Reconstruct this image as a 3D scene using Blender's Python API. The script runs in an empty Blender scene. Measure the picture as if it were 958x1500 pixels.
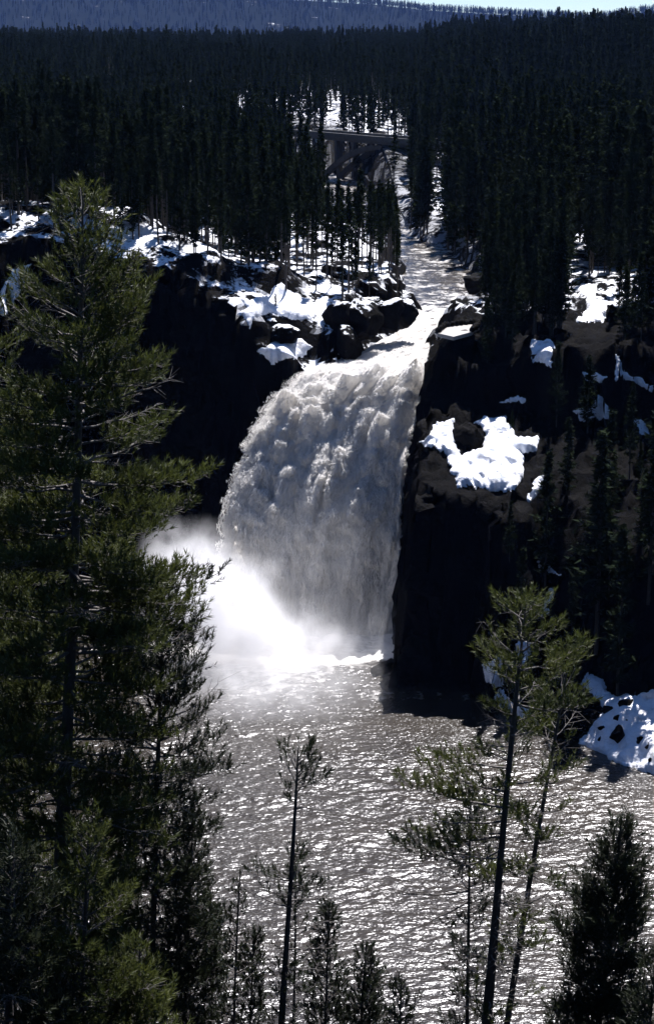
import bpy, math, random
import numpy as np
from mathutils import Vector
from mathutils.bvhtree import BVHTree

# ------------------------------------------------------------------ camera, sky, sun, exposure
sc = bpy.context.scene
COL = sc.collection
F, PITCH, CAMZ = 2800.0, math.radians(14.4), 80.0      # focal length in photo pixels (958 x 1500)
cam = bpy.data.cameras.new('camera')
cam.sensor_fit = 'VERTICAL'; cam.sensor_height = 36.0; cam.lens = 36.0 * F / 1500.0
cam.clip_start = 0.5; cam.clip_end = 30000
camo = bpy.data.objects.new('camera', cam); COL.objects.link(camo)
camo.location = (0, 0, CAMZ); camo.rotation_euler = (math.pi / 2 - PITCH, 0, 0)
sc.camera = camo

SUN_EL, SUN_AZ = math.radians(62.5), math.radians(20)     # azimuth measured from +Y towards +X
SUN_DIR = Vector((math.sin(SUN_AZ) * math.cos(SUN_EL), math.cos(SUN_AZ) * math.cos(SUN_EL), math.sin(SUN_EL)))
w = bpy.data.worlds.new('World'); sc.world = w; w.use_nodes = True
nt = w.node_tree
sky = nt.nodes.new('ShaderNodeTexSky'); sky.sky_type = 'NISHITA'; sky.sun_disc = False
sky.sun_elevation = SUN_EL; sky.sun_rotation = SUN_AZ; sky.altitude = 2400
sky.air_density = 1.0; sky.dust_density = 0.0; sky.ozone_density = 10.0
nt.links.new(sky.outputs[0], nt.nodes['Background'].inputs[0])
nt.nodes['Background'].inputs[1].default_value = 0.058
sun = bpy.data.lights.new('sun', 'SUN'); sun.energy = 5.0; sun.angle = math.radians(0.53); sun.color = (1.0, 0.97, 0.99)
suno = bpy.data.objects.new('sun', sun); COL.objects.link(suno)
suno.rotation_euler = SUN_DIR.to_track_quat('Z', 'Y').to_euler(); suno.location = (60, 100, 200)
vs = sc.view_settings
vs.view_transform = 'Standard'; vs.look = 'None'; vs.gamma = 1.0; vs.use_curve_mapping = False
vs.exposure = 1.2
cy = sc.cycles
cy.max_bounces = 14; cy.diffuse_bounces = 2; cy.glossy_bounces = 2; cy.transmission_bounces = 3
cy.transparent_max_bounces = 6; cy.volume_bounces = 12
cy.use_denoising = True; cy.use_adaptive_sampling = True; cy.adaptive_threshold = 0.02
cy.volume_step_rate = 1.0; cy.volume_max_steps = 128

# ------------------------------------------------------------------ helpers
def pray(px, py):
    a = (px - 479.0) / F; b = -(py - 750.0) / F
    c, s = math.cos(PITCH), math.sin(PITCH)
    return np.array((a, c + b * s, -s + b * c))       # direction in the world
def at(px, py, D):                                       # point seen at a photo pixel, D metres ahead
    d = pray(px, py); return np.array((0, 0, CAMZ)) + d * (D / d[1])
def atz(px, py, z):
    d = pray(px, py); return np.array((0, 0, CAMZ)) + d * ((z - CAMZ) / d[2])
def project(p):                                          # world (N,3) -> photo pixels
    p = np.asarray(p, float); v = p - np.array((0, 0, CAMZ))
    c, s = math.cos(PITCH), math.sin(PITCH)
    dep = v[..., 1] * c - v[..., 2] * s; up = v[..., 1] * s + v[..., 2] * c
    return 479 + F * v[..., 0] / dep, 750 - F * up / dep

_rng = np.random.RandomState(7)
_perm = np.concatenate([_rng.permutation(256)] * 3)
_g3 = _rng.normal(size=(256, 3)); _g3 /= np.linalg.norm(_g3, axis=1)[:, None]
def perlin(x, y, z=0.0):
    x, y, z = np.broadcast_arrays(np.asarray(x, float), np.asarray(y, float), np.asarray(z, float))
    xi, yi, zi = np.floor(x).astype(int), np.floor(y).astype(int), np.floor(z).astype(int)
    xf, yf, zf = x - xi, y - yi, z - zi
    u, v, ww = [t * t * t * (t * (t * 6 - 15) + 10) for t in (xf, yf, zf)]
    r = 0
    for dx in (0, 1):
        for dy in (0, 1):
            for dz in (0, 1):
                h = _perm[_perm[_perm[(xi + dx) & 255] + ((yi + dy) & 255)] + ((zi + dz) & 255)]
                g = _g3[h]
                r = r + (g[..., 0] * (xf - dx) + g[..., 1] * (yf - dy) + g[..., 2] * (zf - dz)) \
                    * (u if dx else 1 - u) * (v if dy else 1 - v) * (ww if dz else 1 - ww)
    return r * 1.5
def fbm(x, y, z=0.0, o=4, gain=0.5):
    r = 0; a = 1.0; k = 1.0
    for i in range(o):
        r = r + a * perlin(x * k + 17.3 * i, y * k + 5.1 * i, np.asarray(z) * k + 3.7 * i); a *= gain; k *= 2.03
    return r
def sstep(a, b, x):
    t = np.clip((x - a) / (b - a), 0, 1); return t * t * (3 - 2 * t)
def sdf(poly, x, y):                                     # signed distance, negative inside
    poly = np.asarray(poly, float)[:, :2]; n = len(poly)
    d = np.full(x.shape, 1e18); ins = np.zeros(x.shape, bool)
    for i in range(n):
        ax, ay = poly[i]; bx, by = poly[(i + 1) % n]
        ex, ey = bx - ax, by - ay
        t = np.clip(((x - ax) * ex + (y - ay) * ey) / (ex * ex + ey * ey + 1e-12), 0, 1)
        d = np.minimum(d, (x - ax - t * ex) ** 2 + (y - ay - t * ey) ** 2)
        c = ((ay > y) != (by > y))
        with np.errstate(divide='ignore', invalid='ignore'):
            ins ^= c & (x < ex * (y - ay) / (ey if ey else 1e-12) + ax)
    d = np.sqrt(d); return np.where(ins, -d, d)

def mesh_np(name, v, f, mats, smooth=False, attr=None, mi=None):
    v = np.ascontiguousarray(v, np.float32); f = np.ascontiguousarray(f, np.int32)
    m = bpy.data.meshes.new(name)
    m.vertices.add(len(v)); m.vertices.foreach_set('co', v.ravel())
    k = f.shape[1]
    m.loops.add(f.size); m.loops.foreach_set('vertex_index', f.ravel())
    m.polygons.add(len(f)); m.polygons.foreach_set('loop_start', np.arange(0, f.size, k, dtype=np.int32))
    if smooth: m.polygons.foreach_set('use_smooth', np.ones(len(f), bool))
    if mi is not None: m.polygons.foreach_set('material_index', np.asarray(mi, np.int32))
    for n, a in (attr or {}).items():
        at_ = m.attributes.new(n, 'FLOAT', 'POINT'); at_.data.foreach_set('value', np.ascontiguousarray(a, np.float32).ravel())
    for mt in (mats if isinstance(mats, (list, tuple)) else [mats]): m.materials.append(mt)
    m.update(calc_edges=True); m.validate()
    return m
def link(name, mesh, parent=None, loc=None):
    o = bpy.data.objects.new(name, mesh); COL.objects.link(o)
    if parent is not None: o.parent = parent
    if loc is not None: o.location = loc
    return o
def tag(o, label=None, cat=None, group=None, kind=None):
    if label: o['label'] = label
    if cat: o['category'] = cat
    if group: o['group'] = group
    if kind: o['kind'] = kind
    return o
def grid_faces(nu, nv):
    i = np.arange(nu - 1)[:, None] * nv + np.arange(nv - 1)[None, :]
    i = i.ravel(); return np.stack([i, i + nv, i + nv + 1, i + 1], 1)

# ------------------------------------------------------------------ materials
def mat(name):
    m = bpy.data.materials.new(name); m.use_nodes = True
    return m, m.node_tree.nodes, m.node_tree.links, m.node_tree.nodes['Principled BSDF']
def noise(N, L, scale, detail=5, rough=0.55, vec=None):
    n = N.new('ShaderNodeTexNoise'); n.inputs['Scale'].default_value = scale
    n.inputs['Detail'].default_value = detail; n.inputs['Roughness'].default_value = rough
    if vec is not None: L.new(vec, n.inputs['Vector'])
    return n
def ramp(N, L, src, pts):
    r = N.new('ShaderNodeValToRGB'); e = r.color_ramp.elements
    while len(e) < len(pts): e.new(0.5)
    for q, (p, c) in zip(e, pts):
        q.position = p; q.color = (*c, 1) if len(c) == 3 else c
    L.new(src, r.inputs[0]); return r
def bump(N, L, src, bsdf, strength, dist, prev=None):
    b = N.new('ShaderNodeBump'); b.inputs['Strength'].default_value = strength; b.inputs['Distance'].default_value = dist
    L.new(src, b.inputs['Height'])
    if prev is not None: L.new(prev.outputs[0], b.inputs['Normal'])
    L.new(b.outputs[0], bsdf.inputs['Normal']); return b
def math_node(N, L, op, a, b=None):
    n = N.new('ShaderNodeMath'); n.operation = op
    for k, q in enumerate((a, b)):
        if q is None: continue
        if isinstance(q, (int, float)): n.inputs[k].default_value = q
        else: L.new(q, n.inputs[k])
    return n.outputs[0]
def objcoord(N, scale=None, L=None):
    g = N.new('ShaderNodeNewGeometry'); return g.outputs['Position']

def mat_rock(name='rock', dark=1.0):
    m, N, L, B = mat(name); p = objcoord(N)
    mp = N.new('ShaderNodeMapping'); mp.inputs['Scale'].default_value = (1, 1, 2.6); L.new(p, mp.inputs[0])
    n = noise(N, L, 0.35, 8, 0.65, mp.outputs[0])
    r = ramp(N, L, n.outputs[0], [(0.3, [c * dark for c in (.0028, .0027, .0028)]), (.55, [c * dark for c in (.0055, .0052, .0052)]), (.75, [c * dark for c in (.016, .015, .0145)])])  # near-black base colour stands in for shade on the rock
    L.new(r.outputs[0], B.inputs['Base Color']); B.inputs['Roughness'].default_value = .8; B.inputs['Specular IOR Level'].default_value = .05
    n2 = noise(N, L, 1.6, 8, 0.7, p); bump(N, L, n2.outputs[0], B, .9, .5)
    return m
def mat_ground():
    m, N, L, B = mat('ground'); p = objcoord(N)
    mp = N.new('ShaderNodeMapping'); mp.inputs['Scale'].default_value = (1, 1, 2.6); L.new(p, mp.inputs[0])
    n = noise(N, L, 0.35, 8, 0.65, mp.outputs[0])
    rock = ramp(N, L, n.outputs[0], [(0.3, (.0025, .0024, .0025)), (.55, (.004, .0038, .0039)), (.8, (.009, .0085, .0085))])  # shade put into the colour: keeps sunlit ledges and slopes near black
    a = N.new('ShaderNodeAttribute'); a.attribute_name = 'snow'
    g = N.new('ShaderNodeNewGeometry'); sp = N.new('ShaderNodeSeparateXYZ'); L.new(g.outputs['True Normal'], sp.inputs[0])
    slope = N.new('ShaderNodeMapRange'); slope.inputs[1].default_value = .62; slope.inputs[2].default_value = .80; L.new(sp.outputs[2], slope.inputs[0])
    n3 = noise(N, L, .25, 6, .6, p); n4 = noise(N, L, 1.7, 4, .6, p)
    s = math_node(N, L, 'ADD', n3.outputs[0], math_node(N, L, 'MULTIPLY', n4.outputs[0], .35))
    pr = N.new('ShaderNodeMapRange'); pr.inputs[1].default_value = .64; pr.inputs[2].default_value = .70; L.new(s, pr.inputs[0])
    k = math_node(N, L, 'MULTIPLY', math_node(N, L, 'MULTIPLY', slope.outputs[0], a.outputs['Fac']), pr.outputs[0])
    mx = N.new('ShaderNodeMix'); mx.data_type = 'RGBA'; L.new(k, mx.inputs[0]); L.new(rock.outputs[0], mx.inputs[6])
    mx.inputs[7].default_value = (.80, .82, .86, 1); L.new(mx.outputs[2], B.inputs['Base Color'])
    B.inputs['Roughness'].default_value = .75; B.inputs['Specular IOR Level'].default_value = .02
    n2 = noise(N, L, 1.6, 8, .7, p); bump(N, L, n2.outputs[0], B, .8, .4)
    return m
def mat_snow():
    m, N, L, B = mat('snow'); p = objcoord(N)
    B.inputs['Base Color'].default_value = (.80, .82, .87, 1); B.inputs['Roughness'].default_value = .6
    n = noise(N, L, .9, 6, .6, p); r = ramp(N, L, n.outputs[0], [(.3, (.50, .49, .49)), (.42, (.74, .75, .78)), (.55, (.84, .86, .90))]); L.new(r.outputs[0], B.inputs['Base Color'])
    n2 = noise(N, L, 2.2, 6, .6, p); bump(N, L, n2.outputs[0], B, .8, .3)
    return m
def mat_pool():
    m, N, L, B = mat('pool_water'); p = objcoord(N)
    n0 = noise(N, L, .06, 3, .5, p)
    r = ramp(N, L, n0.outputs[0], [(.35, (.015, .0115, .0080)), (.65, (.024, .0185, .0125))])
    a = N.new('ShaderNodeAttribute'); a.attribute_name = 'foam'
    nf = noise(N, L, .55, 7, .65, p)
    f = math_node(N, L, 'ADD', a.outputs['Fac'], math_node(N, L, 'MULTIPLY', math_node(N, L, 'SUBTRACT', nf.outputs[0], .5), 1.3))
    mr = N.new('ShaderNodeMapRange'); mr.inputs[1].default_value = .35; mr.inputs[2].default_value = .75; L.new(f, mr.inputs[0])
    fk = math_node(N, L, 'MULTIPLY', mr.outputs[0], math_node(N, L, 'MINIMUM', math_node(N, L, 'MULTIPLY', a.outputs['Fac'], 3.0), 1.0))
    mx = N.new('ShaderNodeMix'); mx.data_type = 'RGBA'; L.new(fk, mx.inputs[0]); L.new(r.outputs[0], mx.inputs[6]); mx.inputs[7].default_value = (.80, .77, .72, 1)
    L.new(mx.outputs[2], B.inputs['Base Color'])
    rr = N.new('ShaderNodeMapRange'); rr.inputs[3].default_value = .27; rr.inputs[4].default_value = .6; L.new(fk, rr.inputs[0]); L.new(rr.outputs[0], B.inputs['Roughness'])
    B.inputs['IOR'].default_value = 1.52
    mp = N.new('ShaderNodeMapping'); mp.inputs['Scale'].default_value = (1, 1.9, 1); L.new(p, mp.inputs[0])
    n1 = noise(N, L, 2.3, 2, .5, mp.outputs[0]); bump(N, L, n1.outputs[0], B, 1.0, .10)
    return m
def mat_falls():
    m, N, L, B = mat('falling_water'); p = objcoord(N)
    mp = N.new('ShaderNodeMapping'); mp.inputs['Scale'].default_value = (1, .8, .30); L.new(p, mp.inputs[0])
    n = noise(N, L, .7, 8, .68, mp.outputs[0])
    r = ramp(N, L, n.outputs[0], [(.28, (.60, .56, .49)), (.46, (.86, .83, .78)), (.66, (.97, .95, .91))])
    L.new(r.outputs[0], B.inputs['Base Color']); B.inputs['Roughness'].default_value = .45
    B.inputs['Specular IOR Level'].default_value = .3
    n2 = noise(N, L, 2.4, 8, .72, mp.outputs[0]); bump(N, L, n2.outputs[0], B, .9, .3)
    t = N.new('ShaderNodeBsdfTranslucent'); L.new(r.outputs[0], t.inputs[0])
    ms = N.new('ShaderNodeMixShader'); ms.inputs[0].default_value = .45
    L.new(B.outputs[0], ms.inputs[1]); L.new(t.outputs[0], ms.inputs[2]); L.new(ms.outputs[0], N['Material Output'].inputs[0])
    return m
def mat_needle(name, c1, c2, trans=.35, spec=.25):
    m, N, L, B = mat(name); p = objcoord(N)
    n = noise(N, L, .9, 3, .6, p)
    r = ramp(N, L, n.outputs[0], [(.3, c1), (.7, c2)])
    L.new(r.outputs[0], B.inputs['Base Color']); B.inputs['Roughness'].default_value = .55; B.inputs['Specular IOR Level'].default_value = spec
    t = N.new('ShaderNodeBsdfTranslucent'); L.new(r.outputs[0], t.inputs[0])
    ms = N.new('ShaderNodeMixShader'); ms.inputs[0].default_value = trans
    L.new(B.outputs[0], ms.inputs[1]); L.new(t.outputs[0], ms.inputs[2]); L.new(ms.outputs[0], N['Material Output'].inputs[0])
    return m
def mat_bark(name, c1, c2):
    m, N, L, B = mat(name); p = objcoord(N)
    mp = N.new('ShaderNodeMapping'); mp.inputs['Scale'].default_value = (9, 9, 2.0); L.new(p, mp.inputs[0])
    n = noise(N, L, 1.2, 6, .65, mp.outputs[0]); r = ramp(N, L, n.outputs[0], [(.3, c1), (.7, c2)])
    L.new(r.outputs[0], B.inputs['Base Color']); B.inputs['Roughness'].default_value = .75; bump(N, L, n.outputs[0], B, .8, .05)
    return m
def mat_rock_snow():
    m = mat_rock('snowy_rock'); N, L = m.node_tree.nodes, m.node_tree.links; B = N['Principled BSDF']; src = B.inputs['Base Color'].links[0].from_socket
    g = N.new('ShaderNodeNewGeometry'); sp = N.new('ShaderNodeSeparateXYZ'); L.new(g.outputs['True Normal'], sp.inputs[0])
    n = noise(N, L, .8, 5, .6, g.outputs['Position']); a = math_node(N, L, 'ADD', sp.outputs[2], math_node(N, L, 'MULTIPLY', math_node(N, L, 'SUBTRACT', n.outputs[0], .5), .9))
    mr = N.new('ShaderNodeMapRange'); mr.inputs[1].default_value = .74; mr.inputs[2].default_value = .82; L.new(a, mr.inputs[0])
    mx = N.new('ShaderNodeMix'); mx.data_type = 'RGBA'; L.new(mr.outputs[0], mx.inputs[0]); L.new(src, mx.inputs[6]); mx.inputs[7].default_value = (.80, .82, .86, 1); L.new(mx.outputs[2], B.inputs['Base Color'])
    return m
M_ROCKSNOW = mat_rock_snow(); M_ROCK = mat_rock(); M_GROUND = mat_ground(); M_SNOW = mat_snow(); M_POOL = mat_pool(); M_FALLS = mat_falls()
m, N, L, B = mat('spray'); B.inputs['Base Color'].default_value = (.95, .93, .89, 1); B.inputs['Roughness'].default_value = .6
t = N.new('ShaderNodeBsdfTranslucent'); t.inputs[0].default_value = (.95, .93, .89, 1); ms = N.new('ShaderNodeMixShader'); ms.inputs[0].default_value = .5
L.new(B.outputs[0], ms.inputs[1]); L.new(t.outputs[0], ms.inputs[2]); L.new(ms.outputs[0], N['Material Output'].inputs[0]); M_SPRAY = m
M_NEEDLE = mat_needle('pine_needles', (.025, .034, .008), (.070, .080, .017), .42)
M_NEEDLE2 = mat_needle('dark_needles', (.008, .012, .005), (.020, .026, .009), .25)  # base colour lowered towards black to stand in for shadow
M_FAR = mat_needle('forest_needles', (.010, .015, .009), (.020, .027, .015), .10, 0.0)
M_RIDGE = mat_needle('ridge_needles', (.005, .007, .006), (.009, .012, .010), .0, 0.0)
M_BARK = mat_bark('bark', (.018, .014, .012), (.06, .05, .042))
M_TWIG = mat_bark('twig_bark', (.04, .035, .03), (.14, .125, .115))

# ------------------------------------------------------------------ the ground, canyon carved in
POOL = [atz(*q, 0) for q in [(577, 938), (584, 962), (580, 985), (584, 1006), (690, 1011), (730, 1040), (830, 1085), (958, 1140), (1100, 1180)]]
POOL = [tuple(q[:2]) for q in POOL] + [(58, 165), (66, 130), (62, 84), (20, 80), (-20, 80), (-60, 90), (-66, 160), (-58, 215), (-50, 250), (-40, 266), (-22, 262), (-13, 257), (9, 256.5)]
RIV = [(470, 292), (466, 318), (480, 345), (530, 372), (600, 396), (607, 440), (606, 470), (562, 495), (528, 520), (455, 548), (450, 556)]
RIVL = [tuple(atz(*q, 36 if i < 7 else 34.5)[:2]) for i, q in enumerate(RIV)]
RIVR = [tuple(atz(*q, 36 if i < 3 else 35)[:2]) for i, q in enumerate([(530, 292), (535, 318), (575, 345), (650, 385), (712, 430), (704, 458), (655, 478), (630, 492), (622, 520), (619, 550)])]
up = RIVL[0]; upr = RIVR[0]
RIVER = [(up[0] - 45, 640), (up[0] - 12, 560)] + RIVL + [(RIVL[-1][0], 258.5), (9.5, 258)] + RIVR[::-1] + [(upr[0] - 4, 560), (upr[0] - 30, 640)]
LEDGE = [tuple(q[:2]) for q in [at(560, 700, 246), at(590, 640, 246), at(618, 606, 249), at(700, 612, 246), at(790, 632, 244), at(900, 640, 241), at(1080, 640, 240), at(1110, 740, 210), at(900, 740, 213), at(800, 740, 216), at(740, 735, 220), at(640, 735, 214), at(545, 750, 216)]]
CTRL = [  # px, py, D : points of the upper ground
    (390, 383, 276), (290, 368, 274), (250, 345, 277), (160, 303, 283), (40, 297, 288), (-80, 296, 290),
    (350, 430, 266), (420, 450, 269), (415, 512, 261), (455, 540, 261.5), (500, 470, 268), (520, 432, 273), (580, 428, 277), (600, 440, 272), (540, 512, 266),
    (430, 400, 283), (480, 390, 292), (560, 395, 300), (400, 330, 330), (300, 300, 340), (100, 250, 400), (400, 260, 460), (300, 200, 560), (100, 160, 650), (440, 200, 545), (560, 330, 420), (600, 350, 390), (640, 330, 400), (600, 300, 440),
    (640, 490, 251), (690, 487, 253), (740, 487, 254), (700, 545, 250), (720, 440, 285), (680, 405, 320),
    (860, 440, 272), (930, 410, 287), (1050, 400, 285), (840, 478, 258), (910, 478, 258), (990, 480, 256), (760, 430, 282), (800, 380, 315), (900, 350, 350), (700, 340, 400), (800, 290, 430), (950, 280, 440), (700, 230, 560), (1100, 300, 430)]
CP = np.array([at(*q) for q in CTRL] + [(-150, 300, 58), (-250, 500, 60), (200, 300, 50), (300, 500, 58), (-100, 800, 58), (0, 800, 52), (150, 800, 60), (300, 900, 66), (0, 1200, 56), (250, 1300, 64), (-250, 1300, 58),
     (-110, 220, 60), (-120, 120, 72), (110, 120, 70), (100, 200, 52), (0, -30, 79), (-60, 20, 79), (60, 20, 79), (80, 240, 46), (600, 1200, 66), (-600, 1200, 60)])
def plateau(x, y):
    num = 0; den = 0
    for cx, cyy, cz in CP:
        wq = 1.0 / (((x - cx) ** 2 + (y - cyy) ** 2) ** 1.6 + 2.0); num = num + wq * cz; den = den + wq
    return num / den
def height(x, y):
    wx = x + 1.7 * fbm(x / 6, y / 6, 1.3, 5, .6) ; wy = y + 1.7 * fbm(x / 6, y / 6, 8.3, 5, .6)
    r = np.hypot(x, y - 260)
    P = plateau(x, y) + sstep(290, 340, y) * 1.2 * fbm(x / 25, y / 25, 2, 3) + .35 * fbm(x / 4, y / 4, 5, 3) + sstep(8, 12, x) * sstep(290, 275, y) * 1.0 * fbm(x / 3, y / 3, 15, 4, .6)
    sl = sdf(LEDGE, wx, wy)
    lz = 23.6 + .36 * (y - 226) + 1.3 * np.abs(fbm(x / 3.5, y / 3.5, 4, 5, .6)) + .6 * np.round(1.5 * perlin(x / 2.2, y / 2.2, 9))
    P = np.where(P > lz, P + (lz - P) * sstep(1.2, -.6, sl), P)
    sr = sdf(RIVER, wx, wy)
    bed = 34.3 - 3.0 * sstep(275, 262, y)
    P = bed + (P - bed) * sstep(-.5, 4.5 + 5 * sstep(300, 400, y), sr)
    d = sdf(POOL, wx, wy)
    kR = sstep(20, 27, x) * sstep(150, 190, y)
    kN = sstep(215, 180, y) * (1 - kR)
    S = np.exp(math.log(9.0) * (1 - kR) * (1 - kN) + math.log(2.2) * kR + math.log(.97) * kN)
    dd = d + .5 * np.sin(d * 1.1 + 2 * fbm(x / 9, y / 9, 3, 2)) * (S > 2) * .6
    wall = np.where(d > 0, dd * S - .6, -2.5 * sstep(0, -4, d) - .6)
    # snow bank at the foot of the right wall
    bk = sstep(21, 25, x) * sstep(226, 216, y) * sstep(140, 160, y)
    bank = sstep(0, 3, d) * (1.0 + .5 * d) + np.maximum(d - 8, 0) * 3 + (1 - bk) * 60
    wall = np.where(d > 0, np.minimum(wall, bank), wall)
    h = np.minimum(P, wall)
    h = h + np.where((d > .5) & (wall < P), .5 * fbm(x / 2.2, y / 2.2, 7, 3), 0)
    return h, d, P - wall
def axis(fine0, fine1, step, lo, hi, g=1.09):
    a = list(np.arange(fine0, fine1, step)); s = step; q = a[-1]
    while q < hi: s *= g; q += s; a.append(q)
    s = step; q = a[0]
    while q > lo: s *= g; q -= s; a.insert(0, q)
    return np.array(a)
gx = axis(-58, 62, .55, -2600, 2600); gy = axis(196, 300, .55, -120, 5200, 1.06)
X, Y = np.meshgrid(gx, gy, indexing='ij')
H, DP, WAL = height(X, Y)
H = H - 40 * sstep(1500, 2600, Y)
snow = sstep(.5, -1.5, WAL) * np.where(Y < 230, .0, 1) * sstep(236, 262, Y - .0 * X)
snow = np.where((X > 12) & (Y < 268), 0, snow)
SR = sdf(RIVER, X, Y)
snow = np.where((X > np.interp(Y, [255, 290, 330, 400, 480, 560], [10, 22, 24, 14, 8, 0])) & (SR < 13) & (Y > 275), snow * .35, snow)
snow = np.where((Y > 490) & (SR < 22), snow * .3, snow)
V = np.stack([X, Y, H], -1).reshape(-1, 3)
# push steep faces sideways a little so that the cliffs are craggy
gxn, gyn = np.gradient(H, axis=0), np.gradient(H, axis=1)
st = sstep(.5, 2.0, np.hypot(gxn, gyn)).ravel()
V[:, 0] += st * 1.5 * fbm(V[:, 0] / 4, V[:, 1] / 4, V[:, 2] / 2.5, 4, .55)
V[:, 1] += st * 1.5 * fbm(V[:, 0] / 4 + 9, V[:, 1] / 4, V[:, 2] / 2.5 + 4, 4, .55)
GF = grid_faces(len(gx), len(gy))
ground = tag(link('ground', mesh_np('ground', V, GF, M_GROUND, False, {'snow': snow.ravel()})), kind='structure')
BVH = BVHTree.FromPolygons([tuple(q) for q in V.tolist()], GF.tolist())
def ground_z(x, y):
    h = BVH.ray_cast(Vector((x, y, 400)), Vector((0, 0, -1))); return h[0].z if h[0] else 0.0

# craggy rock faces of the two walls beside the falls: joints, blocks and beds
def crag(name, path, seed, back):
    path = np.array(path, float); seg = np.r_[0, np.cumsum(np.linalg.norm(np.diff(path, axis=0), axis=1))]
    sv = np.arange(0, seg[-1], .3); q = np.stack([np.interp(sv, seg, path[:, c]) for c in (0, 1)], 1)
    ker = np.ones(9) / 9; qs = np.stack([np.convolve(np.pad(q[:, c], 4, 'edge'), ker, 'valid') for c in (0, 1)], 1)
    t = np.gradient(qs, axis=0); nrm_ = np.stack([-t[:, 1], t[:, 0]], 1); nrm_ /= np.linalg.norm(nrm_, axis=1)[:, None]
    if sdf(POOL, *(qs + nrm_ * 1.0).T).mean() < 0: nrm_ = -nrm_          # towards the rock
    top = np.array([max(ground_z(*(a + b * k_)) for k_ in (3.0, 4.2, 5.5)) for a, b in zip(qs, nrm_)])
    top = np.convolve(np.pad(np.minimum(top, np.median(top) + 6), 3, 'edge'), np.ones(7) / 7, 'valid') - .3
    nt_ = 120; tt = np.linspace(0, 1, nt_)
    Z = -1.2 + (top[:, None] + 1.2) * tt[None]
    off = Z / 9.0 - .5 + back + 3.2 * sstep(.955, 1.0, tt)[None]
    P0 = np.stack([qs[:, 0][:, None] + nrm_[:, 0][:, None] * off, qs[:, 1][:, None] + nrm_[:, 1][:, None] * off, Z], -1)
    x, y, z = P0[..., 0], P0[..., 1], P0[..., 2]
    d = 1.1 * fbm(x / 5, y / 5, z / 6 + seed, 3) + .55 * np.round(2.2 * perlin(x / 2.6 + seed, y / 2.6, z / 4.2)) / 1.6 + .40 * np.round(2.5 * perlin(x / 1.2, y / 1.2 + seed, z / 1.9)) / 2 + .22 * fbm(x / .8, y / .8, z / .8, 3) + .35 * np.abs(perlin(z / 2.3, x / 9 + seed, y / 9))
    d *= (sstep(0, .05, tt) * .6 + .4)[None]
    P0[..., 0] -= nrm_[:, 0][:, None] * d; P0[..., 1] -= nrm_[:, 1][:, None] * d; P0[..., 2] += .25 * fbm(x / 2, y / 2, z / 2, 2)
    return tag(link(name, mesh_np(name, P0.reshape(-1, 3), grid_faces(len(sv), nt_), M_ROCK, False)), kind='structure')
crag('cliff', [POOL[6], POOL[5], POOL[4], POOL[3], POOL[2], POOL[1], POOL[0], (POOL[-1][0] + 1.5, 251)], 3.3, .7)
crag('cliff', [(-13, 257), (-22, 262), (-40, 266), (-50, 250)], 8.8, .4)

# far ridge behind the forest
def ridge_z(x, y):
    sk = np.interp(479 + F * x / 6200, [-900, 0, 540, 620, 700, 850, 900, 958, 1100, 1800], [-60, -34, -2, 7, 12, 20, 14, 5, -14, -50])
    top = CAMZ + 6200 * np.tan(np.radians(14.4) - np.arctan((sk + 2 - 750) / -F) ) * -1 - 13
    k = sstep(4200, 6200, y)
    return -30 + (top + 30) * k + 8 * fbm(x / 300, y / 300, 2, 3) * sstep(6200, 5400, y)
rx = np.linspace(-3200, 3200, 160); ry = np.linspace(4000, 6900, 60)
RX, RY = np.meshgrid(rx, ry, indexing='ij'); RZ = ridge_z(RX, np.minimum(RY, 6200)) - 120 * sstep(6250, 6900, RY)
m, N, L, B = mat('ridge'); p = objcoord(N)
n = noise(N, L, .012, 8, .7, p); r = ramp(N, L, n.outputs[0], [(.3, (.006, .008, .007)), (.66, (.009, .011, .010)), (.72, (.5, .52, .55))]); L.new(r.outputs[0], B.inputs['Base Color']); B.inputs['Roughness'].default_value = 1; B.inputs['Specular IOR Level'].default_value = 0
hills = tag(link('hills', mesh_np('hills', np.stack([RX, RY, RZ], -1).reshape(-1, 3), grid_faces(160, 60), m, True)), kind='structure')

# ------------------------------------------------------------------ water
def water_sheet(name, ax, ay, z, fn, foam, m, keep):
    X, Y = np.meshgrid(ax, ay, indexing='ij'); Z = z + fn(X, Y)
    f = grid_faces(len(ax), len(ay)); k = keep(X, Y).ravel(); f = f[k[f].all(1)]
    used = np.unique(f); mp = np.zeros(X.size, int); mp[used] = np.arange(len(used))
    v = np.stack([X, Y, Z], -1).reshape(-1, 3)[used]
    return tag(link(name, mesh_np(name, v, mp[f], m, True, {'foam': foam(X, Y).ravel()[used]})), kind='structure')
def pool_waves(x, y):
    wx = x + 1.2 * perlin(x / 7, y / 7, 2); wy = y + .8 * perlin(x / 6, y / 6, 9)
    calm = 1 - .9 * np.exp(-((x - 12) / 9) ** 2 - ((y - 212) / 9) ** 2) - .75 * sstep(-9, -1, sdf(POOL, x, y)) * sstep(12, 18, x)
    a = (perlin(wx / .78, wy / .45, .5) * .082 + perlin(wx / 1.4, wy / .8, 3.5) * .070 + perlin(wx / 3.2, wy / 1.9, 6.5) * .08) * (1 + .5 * perlin(x / 8, y / 5, 1.5)) * np.maximum(calm, .15) + fbm(x / 9, y / 6, 3.5, 2) * .10
    near = np.exp(-((x + 3) / 15) ** 2 - ((y - 246) / 9) ** 2)
    return a + near * .5 * fbm(x / 1.6, y / 1.6, 4, 3)
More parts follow.
